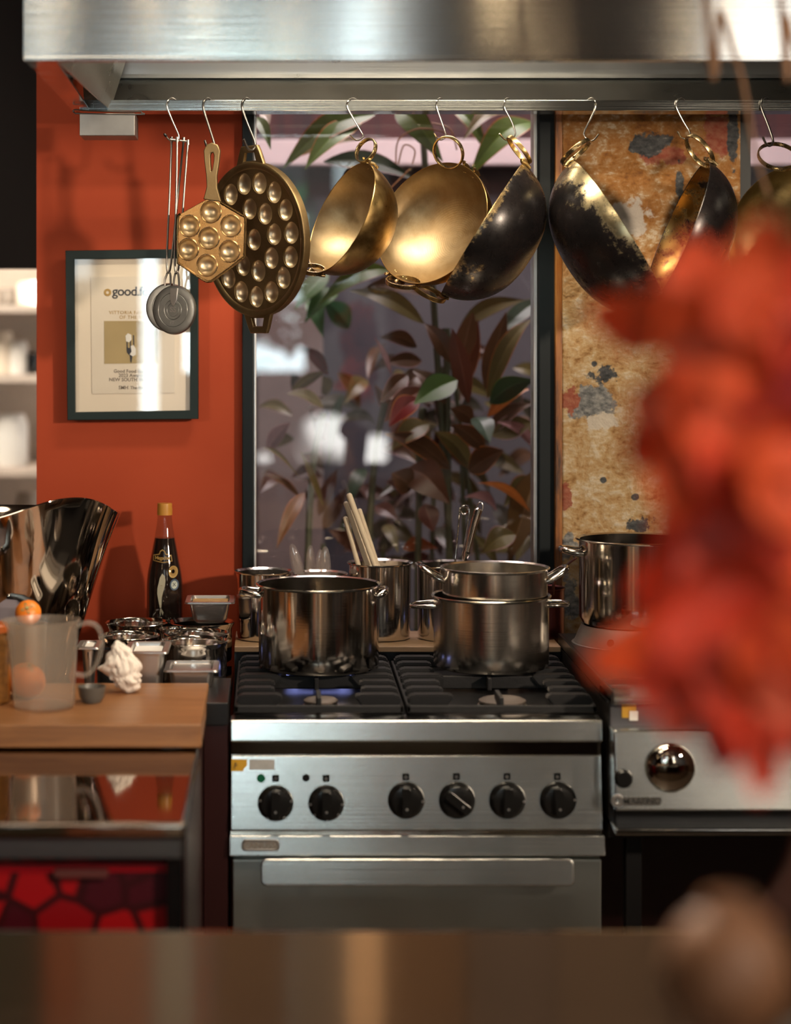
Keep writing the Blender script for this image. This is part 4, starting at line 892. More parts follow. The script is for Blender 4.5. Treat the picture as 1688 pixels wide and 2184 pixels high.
obj('handle', bx(P(115, 0, 3.64).x, P(230, 0, 3.64).x, 3.635, 3.652, Z(1872, 3.64), Z(1856, 3.64), .003), plain('dull_pink_plastic', (.22, .06, .05), .4), t)
# chopping board
BZ = EYE-.803
b = bx(-1.5, P(430, 0, 4.177).x, 4.177, 4.655, CZ+.004, BZ, .004); t = thing('chopping_board', 'thick wooden chopping board on the steel worktop', 'chopping board', (-.8, 4.2, CZ)); obj('board', b, 'board', t)
b = bmesh.new()
for x in (-1.4, -.8, -.2):
    for y in (4.22, 4.62): box(b, x-.02, x+.02, y-.02, y+.02, CZ, CZ+.005)
obj('feet', b, 'knob', t)

# round tins
def tin(label, px, py, aR, D):
    x, y = pc(px, D), D; zt = P(0, py, D).z; R = aR/F*D; H = zt-CZ
    p = [(0, 0), (R*.84, 0), (R*.9, .004), (R*.915, .014), (R*.92, H-.014), (R*.99, H-.004), (R, H), (R*.985, H+.001), (R*.90, H-.008), (R*.90, .014), (R*.86, .005), (0, .004)]
    tag(obj('steel_tin', lathe(bmesh.new(), p, 80, (x, y, CZ)), 'tin'), label, 'tin', 'round steel tins on the worktop')
tin('round tin standing furthest back, in front of the large bucket', 292, 1327, 67, 5.25)
tin('round tin at the back right, below the square food pan', 430, 1326, 71, 5.27)
tin('small round tin in the middle of the cluster of tins', 372, 1341, 34, 5.14)
tin('round tin at the left behind the white napkin', 275, 1355, 66, 4.98)
tin('round tin in the right column, second from the front', 420, 1350, 70, 5.05)
tin('front round tin at the right, behind the low oblong pan', 414, 1366, 73, 4.90)
def rectpan(label, x0, x1, y0, y1, ztop, zbot, mat='satin', fill=None):
    b = bmesh.new(); cx, cy = (x0+x1)/2, (y0+y1)/2
    secs = [(-.006, .0, .010), (0, 0, .010), (-.001, -.004, .010), (.010, -.004, .010), (.012, -.012, .012), (.018, zbot-ztop+.01, .014), (.026, zbot-ztop, .014)]
    rings = []
    for ins, dz, rr in secs: rings.append([b.verts.new((p[0], p[1], ztop+dz)) for p in rrect(cx, cy, x1-x0-2*max(ins, 0)+(0.0 if ins >= 0 else .004), y1-y0-2*max(ins, 0), rr)])
    for A, B in zip(rings[1:], rings[2:]):
        for i in range(len(A)): b.faces.new((A[i], A[(i+1) % len(A)], B[(i+1) % len(A)], B[i]))
    b.faces.new(rings[-1]); bmesh.ops.delete(b, geom=rings[0], context='VERTS')
    inn = [[b.verts.new((p[0], p[1], ztop+dz)) for p in rrect(cx, cy, x1-x0-2*ins, y1-y0-2*ins, .012)] for ins, dz in ((.0, .0), (.011, .0005), (.014, -.008), (.020, zbot-ztop+.014), (.028, zbot-ztop+.004))]
    for A, B in zip(inn, inn[1:]):
        for i in range(len(A)): b.faces.new((A[i], B[i], B[(i+1) % len(A)], A[(i+1) % len(A)]))
    b.faces.new(inn[-1]); bmesh.ops.remove_doubles(b, verts=b.verts, dist=1e-5)
    t = thing('food_pan', label, 'food pan', (cx, cy, zbot), 'rectangular steel food pans'); obj('pan', b, mat, t)
    if fill: obj('contents', plate(rrect(cx, cy, x1-x0-.034, y1-y0-.034, .01), (), .004, .001, Matrix.Translation((0, 0, ztop-fill[0]))), fill[1], t)
rectpan('rectangular steel pan with white contents behind the napkin', pc(265, 4.68), pc(357, 4.68), 4.68, 4.84, P(0, 1391, 4.68).z, CZ, 'satin', (.010, 'white'))
rectpan('low oblong steel pan at the front right corner of the worktop', pc(350, 4.67), pc(464, 4.67), 4.67, 4.81, P(0, 1430, 4.67).z, CZ, 'satin', (.006, 'satin'))
rectpan('square steel pan with food resting on a tin at the back, right of the bottle', pc(395, 5.2), pc(499, 5.2), 5.20, 5.34, P(0, 1285, 5.2).z, .966, 'satin', (.008, plain('yellow_food', (.45, .30, .12), .5, var=.5, scale=60)))
rectpan('small white lined steel pan behind the jug handle', pc(163, 4.7), pc(212, 4.7), 4.69, 4.80, P(0, 1380, 4.7).z, CZ, 'satin', (.004, 'white'))
b = lathe(bmesh.new(), [(0, 0), (.018, 0), (.022, .004), (.024, .11), (.026, .115), (.023, .115), (.020, .01), (0, .008)], 32, (pc(229, 4.72), 4.725, CZ)); tag(obj('black_cup', b, 'knob'), 'narrow black cup between the jug and the napkin', 'cup')

# crumpled napkin
def blobby(name, label, cat, c, prof, mat, seed, amp, seg=44, squash=.7):
    b = bmesh.new(); rings = []; rn = random.Random(seed)
    for k, (dx, w, z) in enumerate(prof):
        rings.append([b.verts.new((c.x+dx+w*math.cos(2*PI*i/seg)*(1+amp*mnoise.noise(Vector((math.cos(2*PI*i/seg)*2.2, math.sin(2*PI*i/seg)*2.2, z*26+seed)))*2), c.y+squash*w*math.sin(2*PI*i/seg)*(1+amp*mnoise.noise(Vector((math.cos(2*PI*i/seg)*3, math.sin(2*PI*i/seg)*3, z*40+seed+9)))*2), c.z+z)) for i in range(seg)])
    for A, B in zip(rings, rings[1:]):
        for i in range(seg): b.faces.new((A[i], A[(i+1) % seg], B[(i+1) % seg], B[i]))
    b.faces.new(rings[0]); b.faces.new(rings[-1]); return tag(obj(name, b, mat, smooth=True, sub=1), label, cat)
k3 = 4.53/F; c = Vector((pc(264, 4.53), 4.53, BZ)); b = bmesh.new(); bmesh.ops.create_icosphere(b, subdivisions=5, radius=1)
for v in b.verts:
    p = v.co.copy(); z = p.z; w = 27+7*math.cos(z*1.3+.6)-13*max(0, z-.35)**1.0
    sx = -7*z-8*max(0, z)**2 + (6 if z < -.5 else 0)
    ear = 20*math.exp(-((z+.05)/.16)**2)*max(0, -p.x)**4
    f = 1+.30*(abs(mnoise.noise(Vector((p.x*1.7, p.y*1.7, p.z*2.2+4)))*2)-.35)+.13*(abs(mnoise.noise(Vector((p.x*4, p.y*4, p.z*4+1)))*2)-.3)
    v.co = c+Vector(((p.x*w*f+sx-ear)*k3, p.y*w*.8*f*k3, max(0, (56+z*56*(1+.08*(f-1)))*k3)))
tag(obj('napkin', b, 'cloth'), 'crumpled white cloth napkin standing on the chopping board', 'napkin')
b = lathe(bmesh.new(), [(0, 0), (.018, 0), (.026, .012), (.030, .034), (.0285, .034), (.024, .014), (0, .006)], 48, (pc(196, 4.42), 4.42, BZ)); tag(obj('small_bowl', b, plain('grey_stoneware', (.09, .085, .075), .4)), 'small dark grey bowl on the board behind the jug handle', 'bowl')
# measuring jug
jx, jy = pc(94, 4.36), 4.36; t = thing('measuring_jug', 'translucent plastic measuring jug with a loop handle on the chopping board', 'jug', (jx, jy, BZ))
kj = 4.36/F; H = 187*kj
def lip(a, r, z): return .0
pr = [(0, 0), (60*kj, 0), (64*kj, .004), (66*kj, .02), (72*kj, H*.9), (76*kj, H-.004), (78*kj, H), (75*kj, H+.001), (70*kj, H*.9), (64.5*kj, .02), (62*kj, .006), (0, .005)]
b = lathe(bmesh.new(), pr, 72, (jx, jy, BZ))
for v in b.verts:                                                       # pouring lip on the left
    d = v.co-Vector((jx, jy, 0)); a = math.atan2(d.y, -d.x); u = (v.co.z-BZ)/H
    if u > .8: v.co.x -= max(0, math.cos(a))**8*.014*(u-.8)/.2
obj('body', b, 'jug', t)
b = tube(bmesh.new(), smooth_path([(jx+70*kj, jy, BZ+.93*H), (jx+92*kj, jy, BZ+.965*H), (jx+112*kj, jy, BZ+.93*H), (jx+122*kj, jy, BZ+.82*H), (jx+120*kj, jy, BZ+.64*H), (jx+108*kj, jy, BZ+.46*H), (jx+88*kj, jy, BZ+.37*H), (jx+68*kj, jy, BZ+.38*H)], 6), .007, 14, flat=(.022, .010, (0, 1, 0))); obj('handle', b, 'jug', t)
b = bmesh.new()
for i in range(7): box(b, jx+56*kj, jx+(66 if i % 2 else 62)*kj, jy-.035, jy-.0335, BZ+H*(.35+i*.08), BZ+H*(.35+i*.08)+.0012)
b.free()
# fruit
def fruit(px, py, D, r, label, tilt=(0, 0)):
    c = P(px, py, D); t = thing('persimmon', label, 'persimmon', c, 'orange fruit on the worktop'); rr = r
    p = [(rr*math.cos(a)*(1), rr*.88*math.sin(a)) for a in [-PI/2+PI*i/24 for i in range(25)]]; p[0] = (0, -.84*rr); p[-1] = (0, .80*rr); p[-2] = (p[-2][0], .84*rr)
    mt = Matrix.Rotation(tilt[0], 3, 'X') @ Matrix.Rotation(tilt[1], 3, 'Y')
    obj('flesh', lathe(bmesh.new(), p, 48, c, mt), 'orange', t)
    b = bmesh.new()
    for i in range(4):
        a = i*PI/2+.4; q = [(0, 0, .86), (math.cos(a-.5)*.32, math.sin(a-.5)*.32, .86), (math.cos(a)*.52, math.sin(a)*.52, .80), (math.cos(a+.5)*.32, math.sin(a+.5)*.32, .86)]
        b.faces.new([b.verts.new(mt @ (Vector(v)*rr)+c) for v in q])
    bmesh.ops.solidify(b, geom=b.faces[:], thickness=.0012); tube(b, [mt @ Vector((0, 0, .82*rr))+c, mt @ Vector((0, 0, .98*rr))+c], .003, 8); obj('calyx', b, plain('pale_calyx', (.40, .36, .14), .6), t)
cup_z = P(0, 1330, 4.58).z
fruit(60, 1307, 4.58, .0285, 'orange fruit perched high behind the jug, its pale calyx to the front', (1.0, 0))
fruit(56, 680+(.803-.036)/4.475*4500, 4.475, .041, 'orange fruit on the board seen partly through the jug', (.3, .2))
b = lathe(bmesh.new(), [(0, 0), (.030, 0), (.034, .01), (.040, cup_z-BZ-.004), (.042, cup_z-BZ), (.036, cup_z-BZ), (.030, .01), (0, .008)], 48, (pc(60, 4.58), 4.585, BZ)); tag(obj('steel_beaker', b, 'satin'), 'steel beaker on the board carrying the higher orange fruit', 'beaker')
t = thing('copper_jar', 'jar of coppery brown pickles with an orange lid at the left edge', 'jar', (pc(-20, 4.42), 4.42, BZ))
x = pc(-24, 4.42); kq = 4.42/F
obj('glass', lathe(bmesh.new(), [(0, 0), (42*kq, 0), (46*kq, .004), (46*kq, .125), (40*kq, .135), (40*kq, .15), (0, .15)], 48, (x, 4.42, BZ)), plain('brown_pickle', (.20, .09, .02), .1, 0, .8, 60, coat=.8), t)
obj('lid', lathe(bmesh.new(), [(0, .165), (40*kq, .165), (43*kq, .162), (43*kq, .148), (0, .148)], 48, (x, 4.42, BZ)), plain('rust_lid', (.40, .10, .02), .4), t)
# clipboard leaning on the bucket
t = thing('clipboard', 'dark clipboard with a black clip behind the orange fruit', 'clipboard', P(20, 1300, 4.48))
b = bmesh.new(); quadplate(b, [P(-90, 1352, 4.56), P(-20, 1420, 4.56), P(76, 1300, 4.62), P(30, 1268, 4.72)], (0, .003, .003)); obj('board', b, plain('grey_board', (.14, .12, .14), .4), t)
b = tube(bmesh.new(), [P(20, 1272, 4.705), P(44, 1276, 4.69), P(73, 1290, 4.62)], .006, 10, flat=(.022, .010, (0, 1, .3))); obj('clip', b, 'knob', t)
b = bmesh.new()
for q in (P(18, 1272, 4.70), P(74, 1288, 4.615)): lathe(b, [(.0055*math.cos(a), .0055*math.sin(a)) for a in [-PI/2+PI*i/8 for i in range(9)]], 12, q)
obj('clip_ends', b, 'chrome', t)

# ================================================================ flared bucket
bxx, byy = pc(-8, 5.03), 5.03; kb_ = 5.03/F
prof = []
zt = 1.254; zb_ = CZ; Hb = zt-zb_
for i in range(25):
    u = i/24; r = 155+92*u+19*u**3; prof.append((r*kb_, u*Hb))
inner = [(r-.003, z) for r, z in prof[::-1]]; inner[-1] = (inner[-1][0], .004)
full = [(0, 0)]+prof+[(prof[-1][0]-.0012, Hb+.002)]+inner+[(0, .004)]
def bz(a, r, z):
    u = max(0, z/Hb-.45)/.55; d = (a+.85+PI) % (2*PI)-PI
    return u**1.3*.052*math.exp(-(abs(d)/.52)**2.4)
b = lathe(bmesh.new(), full, 144, (0, 0, 0), None, .80, bz)
for v in b.verts:
    a = math.atan2(v.co.y, v.co.x); q = 1+.022*(mnoise.noise(Vector((math.cos(a)*2.6, math.sin(a)*2.6, v.co.z*1.2)))) *min(1, v.co.z/.1); v.co.x = v.co.x*q+bxx; v.co.y = v.co.y*q+byy; v.co.z += zb_
tag(obj('champagne_bucket', b, 'bucket'), 'big flared shiny steel bucket at the left, taller than the bottle cap', 'bucket')

# ================================================================ sauce bottle
qy = 5.36; qx = pc(351.5, qy); t = thing('sauce_bottle', 'dark glass fish sauce bottle with ochre cap before the orange wall', 'bottle', (qx, qy, CZ)); kb_ = qy/F
def bz_(py): return P(0, py, qy).z-CZ
BP = [(38.5, 1400), (38.5, 1262), (38, 1240), (36, 1220), (31, 1195), (25.5, 1165), (21, 1142), (17, 1118), (15.6, 1105), (15.4, 1098)]
op_ = [(0, 0), (36*kb_, 0), (38.5*kb_, .006)]+[(r*kb_, bz_(y)) for r, y in BP]
rings = [(Vector((r, 0, z))) for r, z in op_[2:]]; sm = smooth_path(rings, 5)
obj('glass', lathe(bmesh.new(), [(0, 0), (36*kb_, 0)]+[(p.x, p.z) for p in sm]+[(0, sm[-1].z)], 72, (qx, qy, CZ)), 'bottle', t)
liq = [(p.x-.0012, p.z) for p in sm if p.z < bz_(1143)]; liq[0] = (liq[0][0], .002)
obj('sauce', lathe(bmesh.new(), [(0, .002)]+liq+[(0, liq[-1][1])], 72, (qx, qy, CZ)), 'sauce', t)
obj('cap', lathe(bmesh.new(), [(0, bz_(1098)), (16.2*kb_, bz_(1098)), (16.2*kb_, bz_(1084)), (15.6*kb_, bz_(1083)), (15.8*kb_, bz_(1075)), (15*kb_, bz_(1073)), (0, bz_(1073))], 48, (qx, qy, CZ)), 'capo', t)
def rad(z):
    for a_, b_ in zip(sm, sm[1:]):
        if a_.z <= z <= b_.z: return a_.x+(b_.x-a_.x)*(z-a_.z)/max(1e-9, b_.z-a_.z)
    return sm[0].x
def wrap(b, eps=.0006):
    """b in picture-like local coords (x right, y up, in metres, origin at bottle axis/counter)"""
    for v in b.verts:
        r = rad(v.co.y)+eps+v.co.z; xx = max(-r*.98, min(r*.98, v.co.x)); a = math.asin(xx/r); v.co = Vector((qx+r*math.sin(a), qy-r*math.cos(a), CZ+v.co.y))
    return b
def B2(px, py): return ((px-351.5)*kb_, bz_(py))
b = text_bm('Megachef', .0125, Matrix.Translation((*B2(348, 1187.0), 0)), .0004, bold=.00015, spacing=.82); obj('brand_lettering', wrap(b), 'gold', t)
o1 = [B2(*p) for p in [(328, 1181), (341, 1178), (343, 1172), (348, 1169), (353, 1172), (355, 1178), (367, 1181), (369, 1194), (350, 1197), (328, 1193)]]; i1 = [B2(*p) for p in [(329.5, 1182.5), (342, 1179.5), (344, 1173.5), (348, 1171), (352, 1173.5), (354, 1179.5), (366, 1182.5), (367.5, 1193), (350, 1195.5), (329.5, 1191.8)]]
def densify(l, n_=6): return [(a[0]+(c[0]-a[0])*k/n_, a[1]+(c[1]-a[1])*k/n_) for a, c in zip(l, l[1:]+l[:1]) for k in range(n_)]
obj('brand_border', wrap(plate(densify(o1), [densify(i1)], .0004, .0001)), 'gold', t)
fish = [(348, 1219), (353, 1224), (355, 1232), (354, 1244), (350, 1258), (347, 1270), (346.5, 1291), (343, 1291), (340, 1275), (337.5, 1262), (338, 1250), (341, 1238), (343, 1228)]
obj('printed_fish', wrap(plate(densify([B2(*p) for p in fish], 3), (), .0004, .0001)), plain('fish_print', (.42, .40, .30), .5), t)
obj('printed_tail', wrap(plate([B2(*p) for p in [(344, 1292), (346, 1292), (351, 1301), (349, 1307), (346, 1299), (344.5, 1309), (342.5, 1302)]], (), .0004, .0001)), bpy.data.materials['fish_print'], t)
obj('gold_seal', wrap(plate(circ(*B2(371, 1216), 9.5*kb_, 24, 12.5*kb_), (), .0004, .0001)), 'gold', t)
obj('seal_lettering', wrap(text_bm('21', .008, Matrix.Translation((*B2(371, 1216), 0)), .0003, bold=.0003), .0012), 'sauce', t)
obj('blue_seal', wrap(plate(circ(*B2(373.5, 1243), 9*kb_, 24, 12*kb_), (), .0004, .0001)), plain('seal_blue', (.06, .10, .16), .5), t)
obj('seal_centre', wrap(plate(circ(*B2(373.5, 1243), 6.3*kb_, 24, 8.5*kb_), (), .0004, .0001), .0010), plain('seal_pale', (.5, .55, .5), .5), t)
obj('seal_cross', wrap(text_bm('X', .013, Matrix.Translation((*B2(373.5, 1243), 0)), .0003), .0014), 'ink', t)
obj('thai_lettering', wrap(text_bm('น้ำปลาแท้', .0115, Matrix.Translation((*B2(346, 1318), 0)), .0003)), 'inkg', t)

# ================================================================ scullery beyond the orange wall
t = thing('scullery_shelves', 'pale shelves in the scullery beyond the orange wall', 'shelving', (-1.3, 8.9, 0))
for py in (650, 800, 1000, 1180): obj('shelf_board', bx(-3, xl+.3, 8.6, 9.28, P(0, py, 8.6).z-.03, P(0, py, 8.6).z), plain('cream_shelf_%d' % py, (.55, .48, .42), .5), t)
obj('upright', bx(-3, -2.96, 8.6, 9.28, 0, 2.2), 'mat', t)
random.seed(9)
D = 8.8
for i, (px, w, py, h, cm, lab) in enumerate([(38, 22, 800, 70, 'white', 'tall white jar on the middle scullery shelf'), (3, 26, 800, 90, 'mat', 'cream crock at the far left of the middle scullery shelf'), (68, 12, 800, 45, 'knob', 'dark jar beside the white one on the middle scullery shelf'),
        (20, 40, 1000, 110, 'white', 'wide white tub on the lower scullery shelf'), (15, 18, 650, 35, 'inkg', 'dark pot on the top scullery shelf'), (60, 24, 650, 50, 'creamp', 'cream bowl on the top scullery shelf'), (60, 26, 1180, 120, 'inkg', 'brown crate low in the scullery')]):
    k = D/F; z0 = P(0, py, 8.6).z
    b = lathe(bmesh.new(), [(0, 0), (w*k*.9, 0), (w*k, .02), (w*k, h*k*.8), (w*k*.8, h*k), (0, h*k)], 32, (pc(px, D), D, z0)); tag(obj('storage_jar', b, cm), lab, 'jar', 'jars in the scullery')

# ================================================================ plants behind the glass
def leaf(b, lay, p0, p1, w, col, edge, bend=.15, twist=0., seg=10, nrm=(0, -1, .2)):
    p0, p1 = Vector(p0), Vector(p1); ax = p1-p0; Ln = ax.length; ax.normalize(); nn = Vector(nrm).normalized(); nn = (nn-ax*nn.dot(ax)).normalized(); sd = ax.cross(nn)
    grav = Vector((0, 0, -1)); rows = []
    for i in range(seg+1):
        u = i/seg; c = p0+ax*Ln*u+nn*bend*Ln*math.sin(PI*u)*.35+Vector((0, 0, 1))*bend*Ln*math.sin(PI*u)*.5
        ww = w*max(.02, math.sin(PI*(u*.98+.01)**.82))**1.05; tw = twist*u; s2 = sd*math.cos(tw)+nn*math.sin(tw); n2 = nn*math.cos(tw)-sd*math.sin(tw)
        rows.append([b.verts.new(c+s2*ww*.5*q+n2*abs(q)*ww*.13) for q in (-1, -.93, -.5, -.05, 0, .05, .5, .93, 1)])
    for i in range(seg):
        for j in range(8):
            f = b.faces.new((rows[i][j], rows[i+1][j], rows[i+1][j+1], rows[i][j+1]))
            mid = j in (3, 4); ed = j in (0, 7)
            cc = edge if ed else (tuple(min(1, x*1.5+.02) for x in col) if mid else col)
            for l in f.loops: l[lay] = (*cc, 1)
GR, DG, BR, RB, OL, PK, OR = (.07, .13, .018), (.016, .045, .018), (.085, .042, .018), (.13, .042, .018), (.13, .11, .035), (.42, .24, .25), (.50, .16, .03)
LV = { # plant -> list of (x0,y0,x1,y1,width_px,color,edge,depth)
 'tall green cordyline with orange edged leaves filling the top of the window': ((1010, 1370, 925, 640, 900, 240), [
   (800, 245, 602, 362, 62, GR, OR, 6.0), (770, 262, 650, 362, 58, (.09, .17, .02), OR, 5.95), (845, 235, 945, 345, 60, GR, BR, 6.0), (1140, 262, 1000, 380, 62, (.10, .19, .02), OR, 6.0),
   (1080, 245, 988, 300, 34, OL, PK, 6.1), (690, 345, 890, 385, 46, DG, PK, 6.1), (830, 575, 680, 650, 44, GR, RB, 6.1), (950, 640, 760, 625, 46, BR, RB, 6.15), (960, 230, 1040, 330, 36, GR, OR, 6.2),
   (905, 690, 745, 620, 44, OL, BR, 6.1), (545, 250, 578, 320, 30, GR, OL, 5.9), (560, 240, 575, 265, 24, (.5, .45, .35), PK, 5.9), (620, 335, 760, 300, 40, OL, OR, 6.2)]),
 'bronze cordyline in the middle of the window with a fan of brown leaves': ((965, 1370, 955, 900, 950, 700), [
   (965, 775, 905, 690, 40, BR, RB, 6.1), (985, 770, 1010, 665, 46, BR, RB, 6.1), (990, 830, 1020, 680, 40, RB, OR, 6.15), (1000, 860, 965, 700, 44, (.10, .035, .02), RB, 6.05), (1036, 830, 1080, 665, 48, BR, RB, 6.1),
   (1040, 850, 1136, 680, 42, OL, OR, 6.1), (1045, 860, 1140, 810, 52, DG, GR, 6.0), (1040, 890, 1130, 830, 34, OR, BR, 6.1), (975, 810, 883, 862, 62, (.045, .11, .02), DG, 5.95), (1035, 940, 1138, 860, 40, BR, PK, 6.1),
   (1010, 900, 960, 870, 38, BR, RB, 6.1), (1015, 890, 1045, 945, 52, (.03, .06, .035), DG, 5.95), (1050, 930, 1140, 900, 52, OL, PK, 6.1), (1035, 960, 960, 905, 40, BR, OR, 6.1), (1005, 1000, 925, 920, 44, OL, OR, 6.15),
   (1000, 1005, 1075, 960, 60, BR, OR, 6.1), (980, 700, 1120, 640, 40, OL, BR, 6.25), (1150, 640, 1060, 720, 44, DG, OL, 6.2), (950, 860, 880, 790, 40, BR, RB, 6.1)]),
 'reddish cordyline low in the middle of the window': ((885, 1370, 895, 1000, 905, 870), [
   (905, 830, 820, 900, 52, RB, PK, 6.05), (895, 850, 830, 910, 50, (.14, .012, .012), OR, 6.0), (915, 905, 835, 960, 54, OL, OR, 6.1), (960, 1000, 820, 925, 46, BR, OR, 6.1), (870, 800, 810, 860, 40, BR, PK, 6.1),
   (870, 1000, 960, 1075, 80, (.09, .035, .015), BR, 6.1), (880, 1040, 835, 1010, 60, BR, RB, 6.1), (905, 1075, 925, 1135, 46, (.08, .02, .012), RB, 6.1), (900, 770, 820, 775, 36, BR, PK, 6.2), (890, 740, 810, 720, 34, BR, PK, 6.2),
   (860, 1170, 935, 1170, 30, (.25, .07, .02), OR, 6.2), (915, 800, 850, 840, 44, BR, OL, 6.2), (840, 960, 895, 900, 40, OL, BR, 6.2)]),
 'cordyline at the lower right of the window with long drooping olive leaves': ((1085, 1370, 1090, 1180, 1110, 1040), [
   (1150, 1000, 1085, 1200, 74, (.13, .07, .018), BR, 6.1), (1100, 1140, 1030, 1180, 52, OL, PK, 6.0), (1130, 1090, 1020, 1030, 20, OR, BR, 6.05), (1145, 960, 1060, 900, 26, PK, BR, 6.1), (1140, 1120, 1100, 1200, 40, OL, BR, 6.15),
   (1060, 1090, 990, 1060, 24, PK, BR, 6.1), (1140, 1020, 1075, 1080, 50, OL, OR, 6.2), (1060, 1200, 1010, 1140, 26, OL, BR, 6.2), (1135, 1150, 1160, 1030, 44, BR, OL, 6.15)]),
 'thin leaved plant at the left of the window': ((640, 1370, 660, 1100, 690, 880), [
   (690, 870, 610, 840, 34, OL, PK, 6.3), (700, 800, 640, 740, 30, (.10, .012, .012), BR, 6.3), (640, 1060, 560, 1010, 16, BR, OR, 6.2), (650, 1050, 590, 1170, 30, (.16, .07, .02), OR, 6.1), (690, 1080, 640, 960, 16, OL, PK, 6.1),
   (680, 1100, 720, 1000, 30, (.05, .02, .015), BR, 6.2), (560, 955, 640, 1020, 10, OL, OR, 6.1), (570, 960, 620, 900, 34, (.25, .16, .17), PK, 6.3), (720, 620, 650, 690, 44, (.05, .12, .03), GR, 6.3), (690, 1130, 740, 1040, 34, (.05, .02, .015), BR, 6.3),
   (660, 640, 690, 720, 40, (.08, .18, .07), GR, 6.4), (730, 840, 700, 1000, 24, DG, BR, 6.5), (620, 840, 700, 790, 26, OL, PK, 6.3), (745, 700, 690, 640, 50, (.05, .14, .06), GR, 6.5), (700, 580, 630, 660, 46, (.05, .12, .03), GR, 6.3)]),
 'leafy plant behind the wooden sticks with pale curving stems': ((760, 1370, 790, 1100, 820, 860), [
   (835, 800, 800, 720, 14, PK, OL, 6.1), (800, 1080, 850, 1110, 34, (.08, .02, .012), RB, 6.2), (870, 1020, 935, 990, 18, PK, OR, 6.1), (770, 1090, 720, 1160, 40, DG, BR, 6.4), (800, 1150, 730, 1120, 50, (.03, .05, .03), DG, 6.4),
   (820, 1120, 850, 1180, 30, OL, BR, 6.3), (780, 1000, 740, 1090, 34, DG, BR, 6.5), (840, 900, 800, 820, 30, BR, PK, 6.3), (760, 1180, 700, 1130, 30, (.10, .04, .02), RB, 6.3)])}
rnd = random.Random(21)
for lab, (stem, lv) in LV.items():
    D0 = 6.18; s0 = P(stem[0], 0, D0); pts = [(s0.x, D0, .0), tuple(P(stem[2], stem[3], D0)), tuple(P(stem[4], stem[5], D0))]
    t = thing('cordyline_plant', lab, 'plant', (s0.x, D0, 0), 'cordylines behind the window')
    b = tube(bmesh.new(), smooth_path(pts, 8), .010, 10)
    tube(b, smooth_path([(s0.x+.06, D0+.05, 0), (s0.x+.05, D0+.05, .7), tuple(P(stem[2]+30, stem[3]+60, D0+.05))], 6), .007, 8); obj('stem', b, 'stemg', t)
    b = bmesh.new(); lay = b.loops.layers.float_color.new('Col')
    for (x0, y0, x1, y1, w, c, e, D) in lv:
        a, q = P(x0, y0, D+rnd.uniform(.0, .08)), P(x1, y1, D+rnd.uniform(-.06, .02)); leaf(b, lay, a, q, w/F*D, c, e, rnd.uniform(.05, .28), rnd.uniform(-.5, .5), 12, (rnd.uniform(-.3, .3), -1, rnd.uniform(.1, .6)))
    # smaller leaves further back fill the thicket
    for i in range(15):
        x0 = stem[2]+rnd.uniform(-70, 70); y0 = rnd.uniform(760, 1250); an = rnd.uniform(0, 2*PI); ln = rnd.uniform(70, 120)
        if x0 < 720: ln *= .7
        c = rnd.choice([BR, OL, (.07, .03, .02), (.05, .05, .03)]); leaf(b, lay, P(x0, y0, 6.65), P(x0+ln*math.cos(an), y0+ln*.8*math.sin(an), 6.6+rnd.uniform(-.1, .3)), rnd.uniform(24, 40)/F*6.6, c, rnd.choice([PK, BR, OL]), .2, rnd.uniform(-.6, .6), 10, (rnd.uniform(-.4, .4), -1, .4))
    bmesh.ops.recalc_face_normals(b, faces=b.faces); obj('foliage', b, 'leaf', t, local='keepw' and False)
t = thing('tendril_plant', 'curling brown tendrils among the leaves at the top of the window', 'plant', P(860, 340, 5.9))
b = bmesh.new()
for pts in ([(845, 350), (850, 300), (890, 275), (940, 280), (975, 300)], [(850, 350), (862, 310), (885, 320), (880, 350)], [(920, 262), (960, 275), (975, 320)], [(875, 360), (850, 385), (835, 400)]): tube(b, smooth_path([P(x, y, 5.9) for x, y in pts], 6), .0022, 6)
obj('tendrils', b, 'dry', t)

# ================================================================ foreground: steel partition, bar, flowers
b = bx(-1.6, 2.4, 3.30, 3.306, 0, P(0, 1987, 3.3).z); tag(obj('steel_partition', b, 'sheet'), 'low polished steel partition across the very front', 'partition')
b = bx(-1.2, 1.6, .75, 1.72, .985, 1.02, .004); t = thing('bar_counter', 'dark wooden bar counter below the frame, under the flower vase', 'counter', (0, 1.2, 0)); obj('top', b, 'darkwood', t); 
bc = [(.05, .045, .03), (.22, .08, .04), (.24, .12, .075), (.26, .24, .20), (.20, .08, .035), (.14, .09, .055), (.17, .14, .11), (.72, .48, .28), (.15, .09, .05), (.12, .09, .07), (.14, .10, .07), (.10, .07, .05)]  # tones painted as bands for the partition to reflect, palest for warm light
bw = [-1.2, -.535, -.45, -.274, -.181, -.143, .044, .176, .263, .461, .67, .933, 1.6]
for i in range(12): obj('front_panel', bx(bw[i], bw[i+1]-.004, 1.6, 1.66, 0, .985, .003), plain('bar_band_tone_%d' % i, bc[i], .5, 0, .2, 6), t)
kf = 1.62/F
vx, vy = pc(1555, 1.6), 1.6
t = thing('clay_vase', 'round brown clay vase at the lower right, holding the red flowers', 'vase', (vx, vy, 1.02)); zc = P(0, 2070, 1.6).z
rv = .048; pf = [(0, 0), (.026, 0), (.030, .004)]+[(rv*math.cos(a), zc-1.02+rv*1.05*math.sin(a)) for a in [-1.15+i*2.3/14 for i in range(15)]]+[(.018, zc-1.02+rv*1.15), (.016, zc-1.02+rv*1.1), (0, zc-1.02+rv*.8)]
obj('body', lathe(bmesh.new(), pf, 64, (vx, vy, 1.02)), 'clay', t)
t = thing('pebble_dish', 'dark dish of grey pebbles beside the clay vase, bottom right corner', 'dish', (pc(1790, 1.45), 1.45, 1.02))
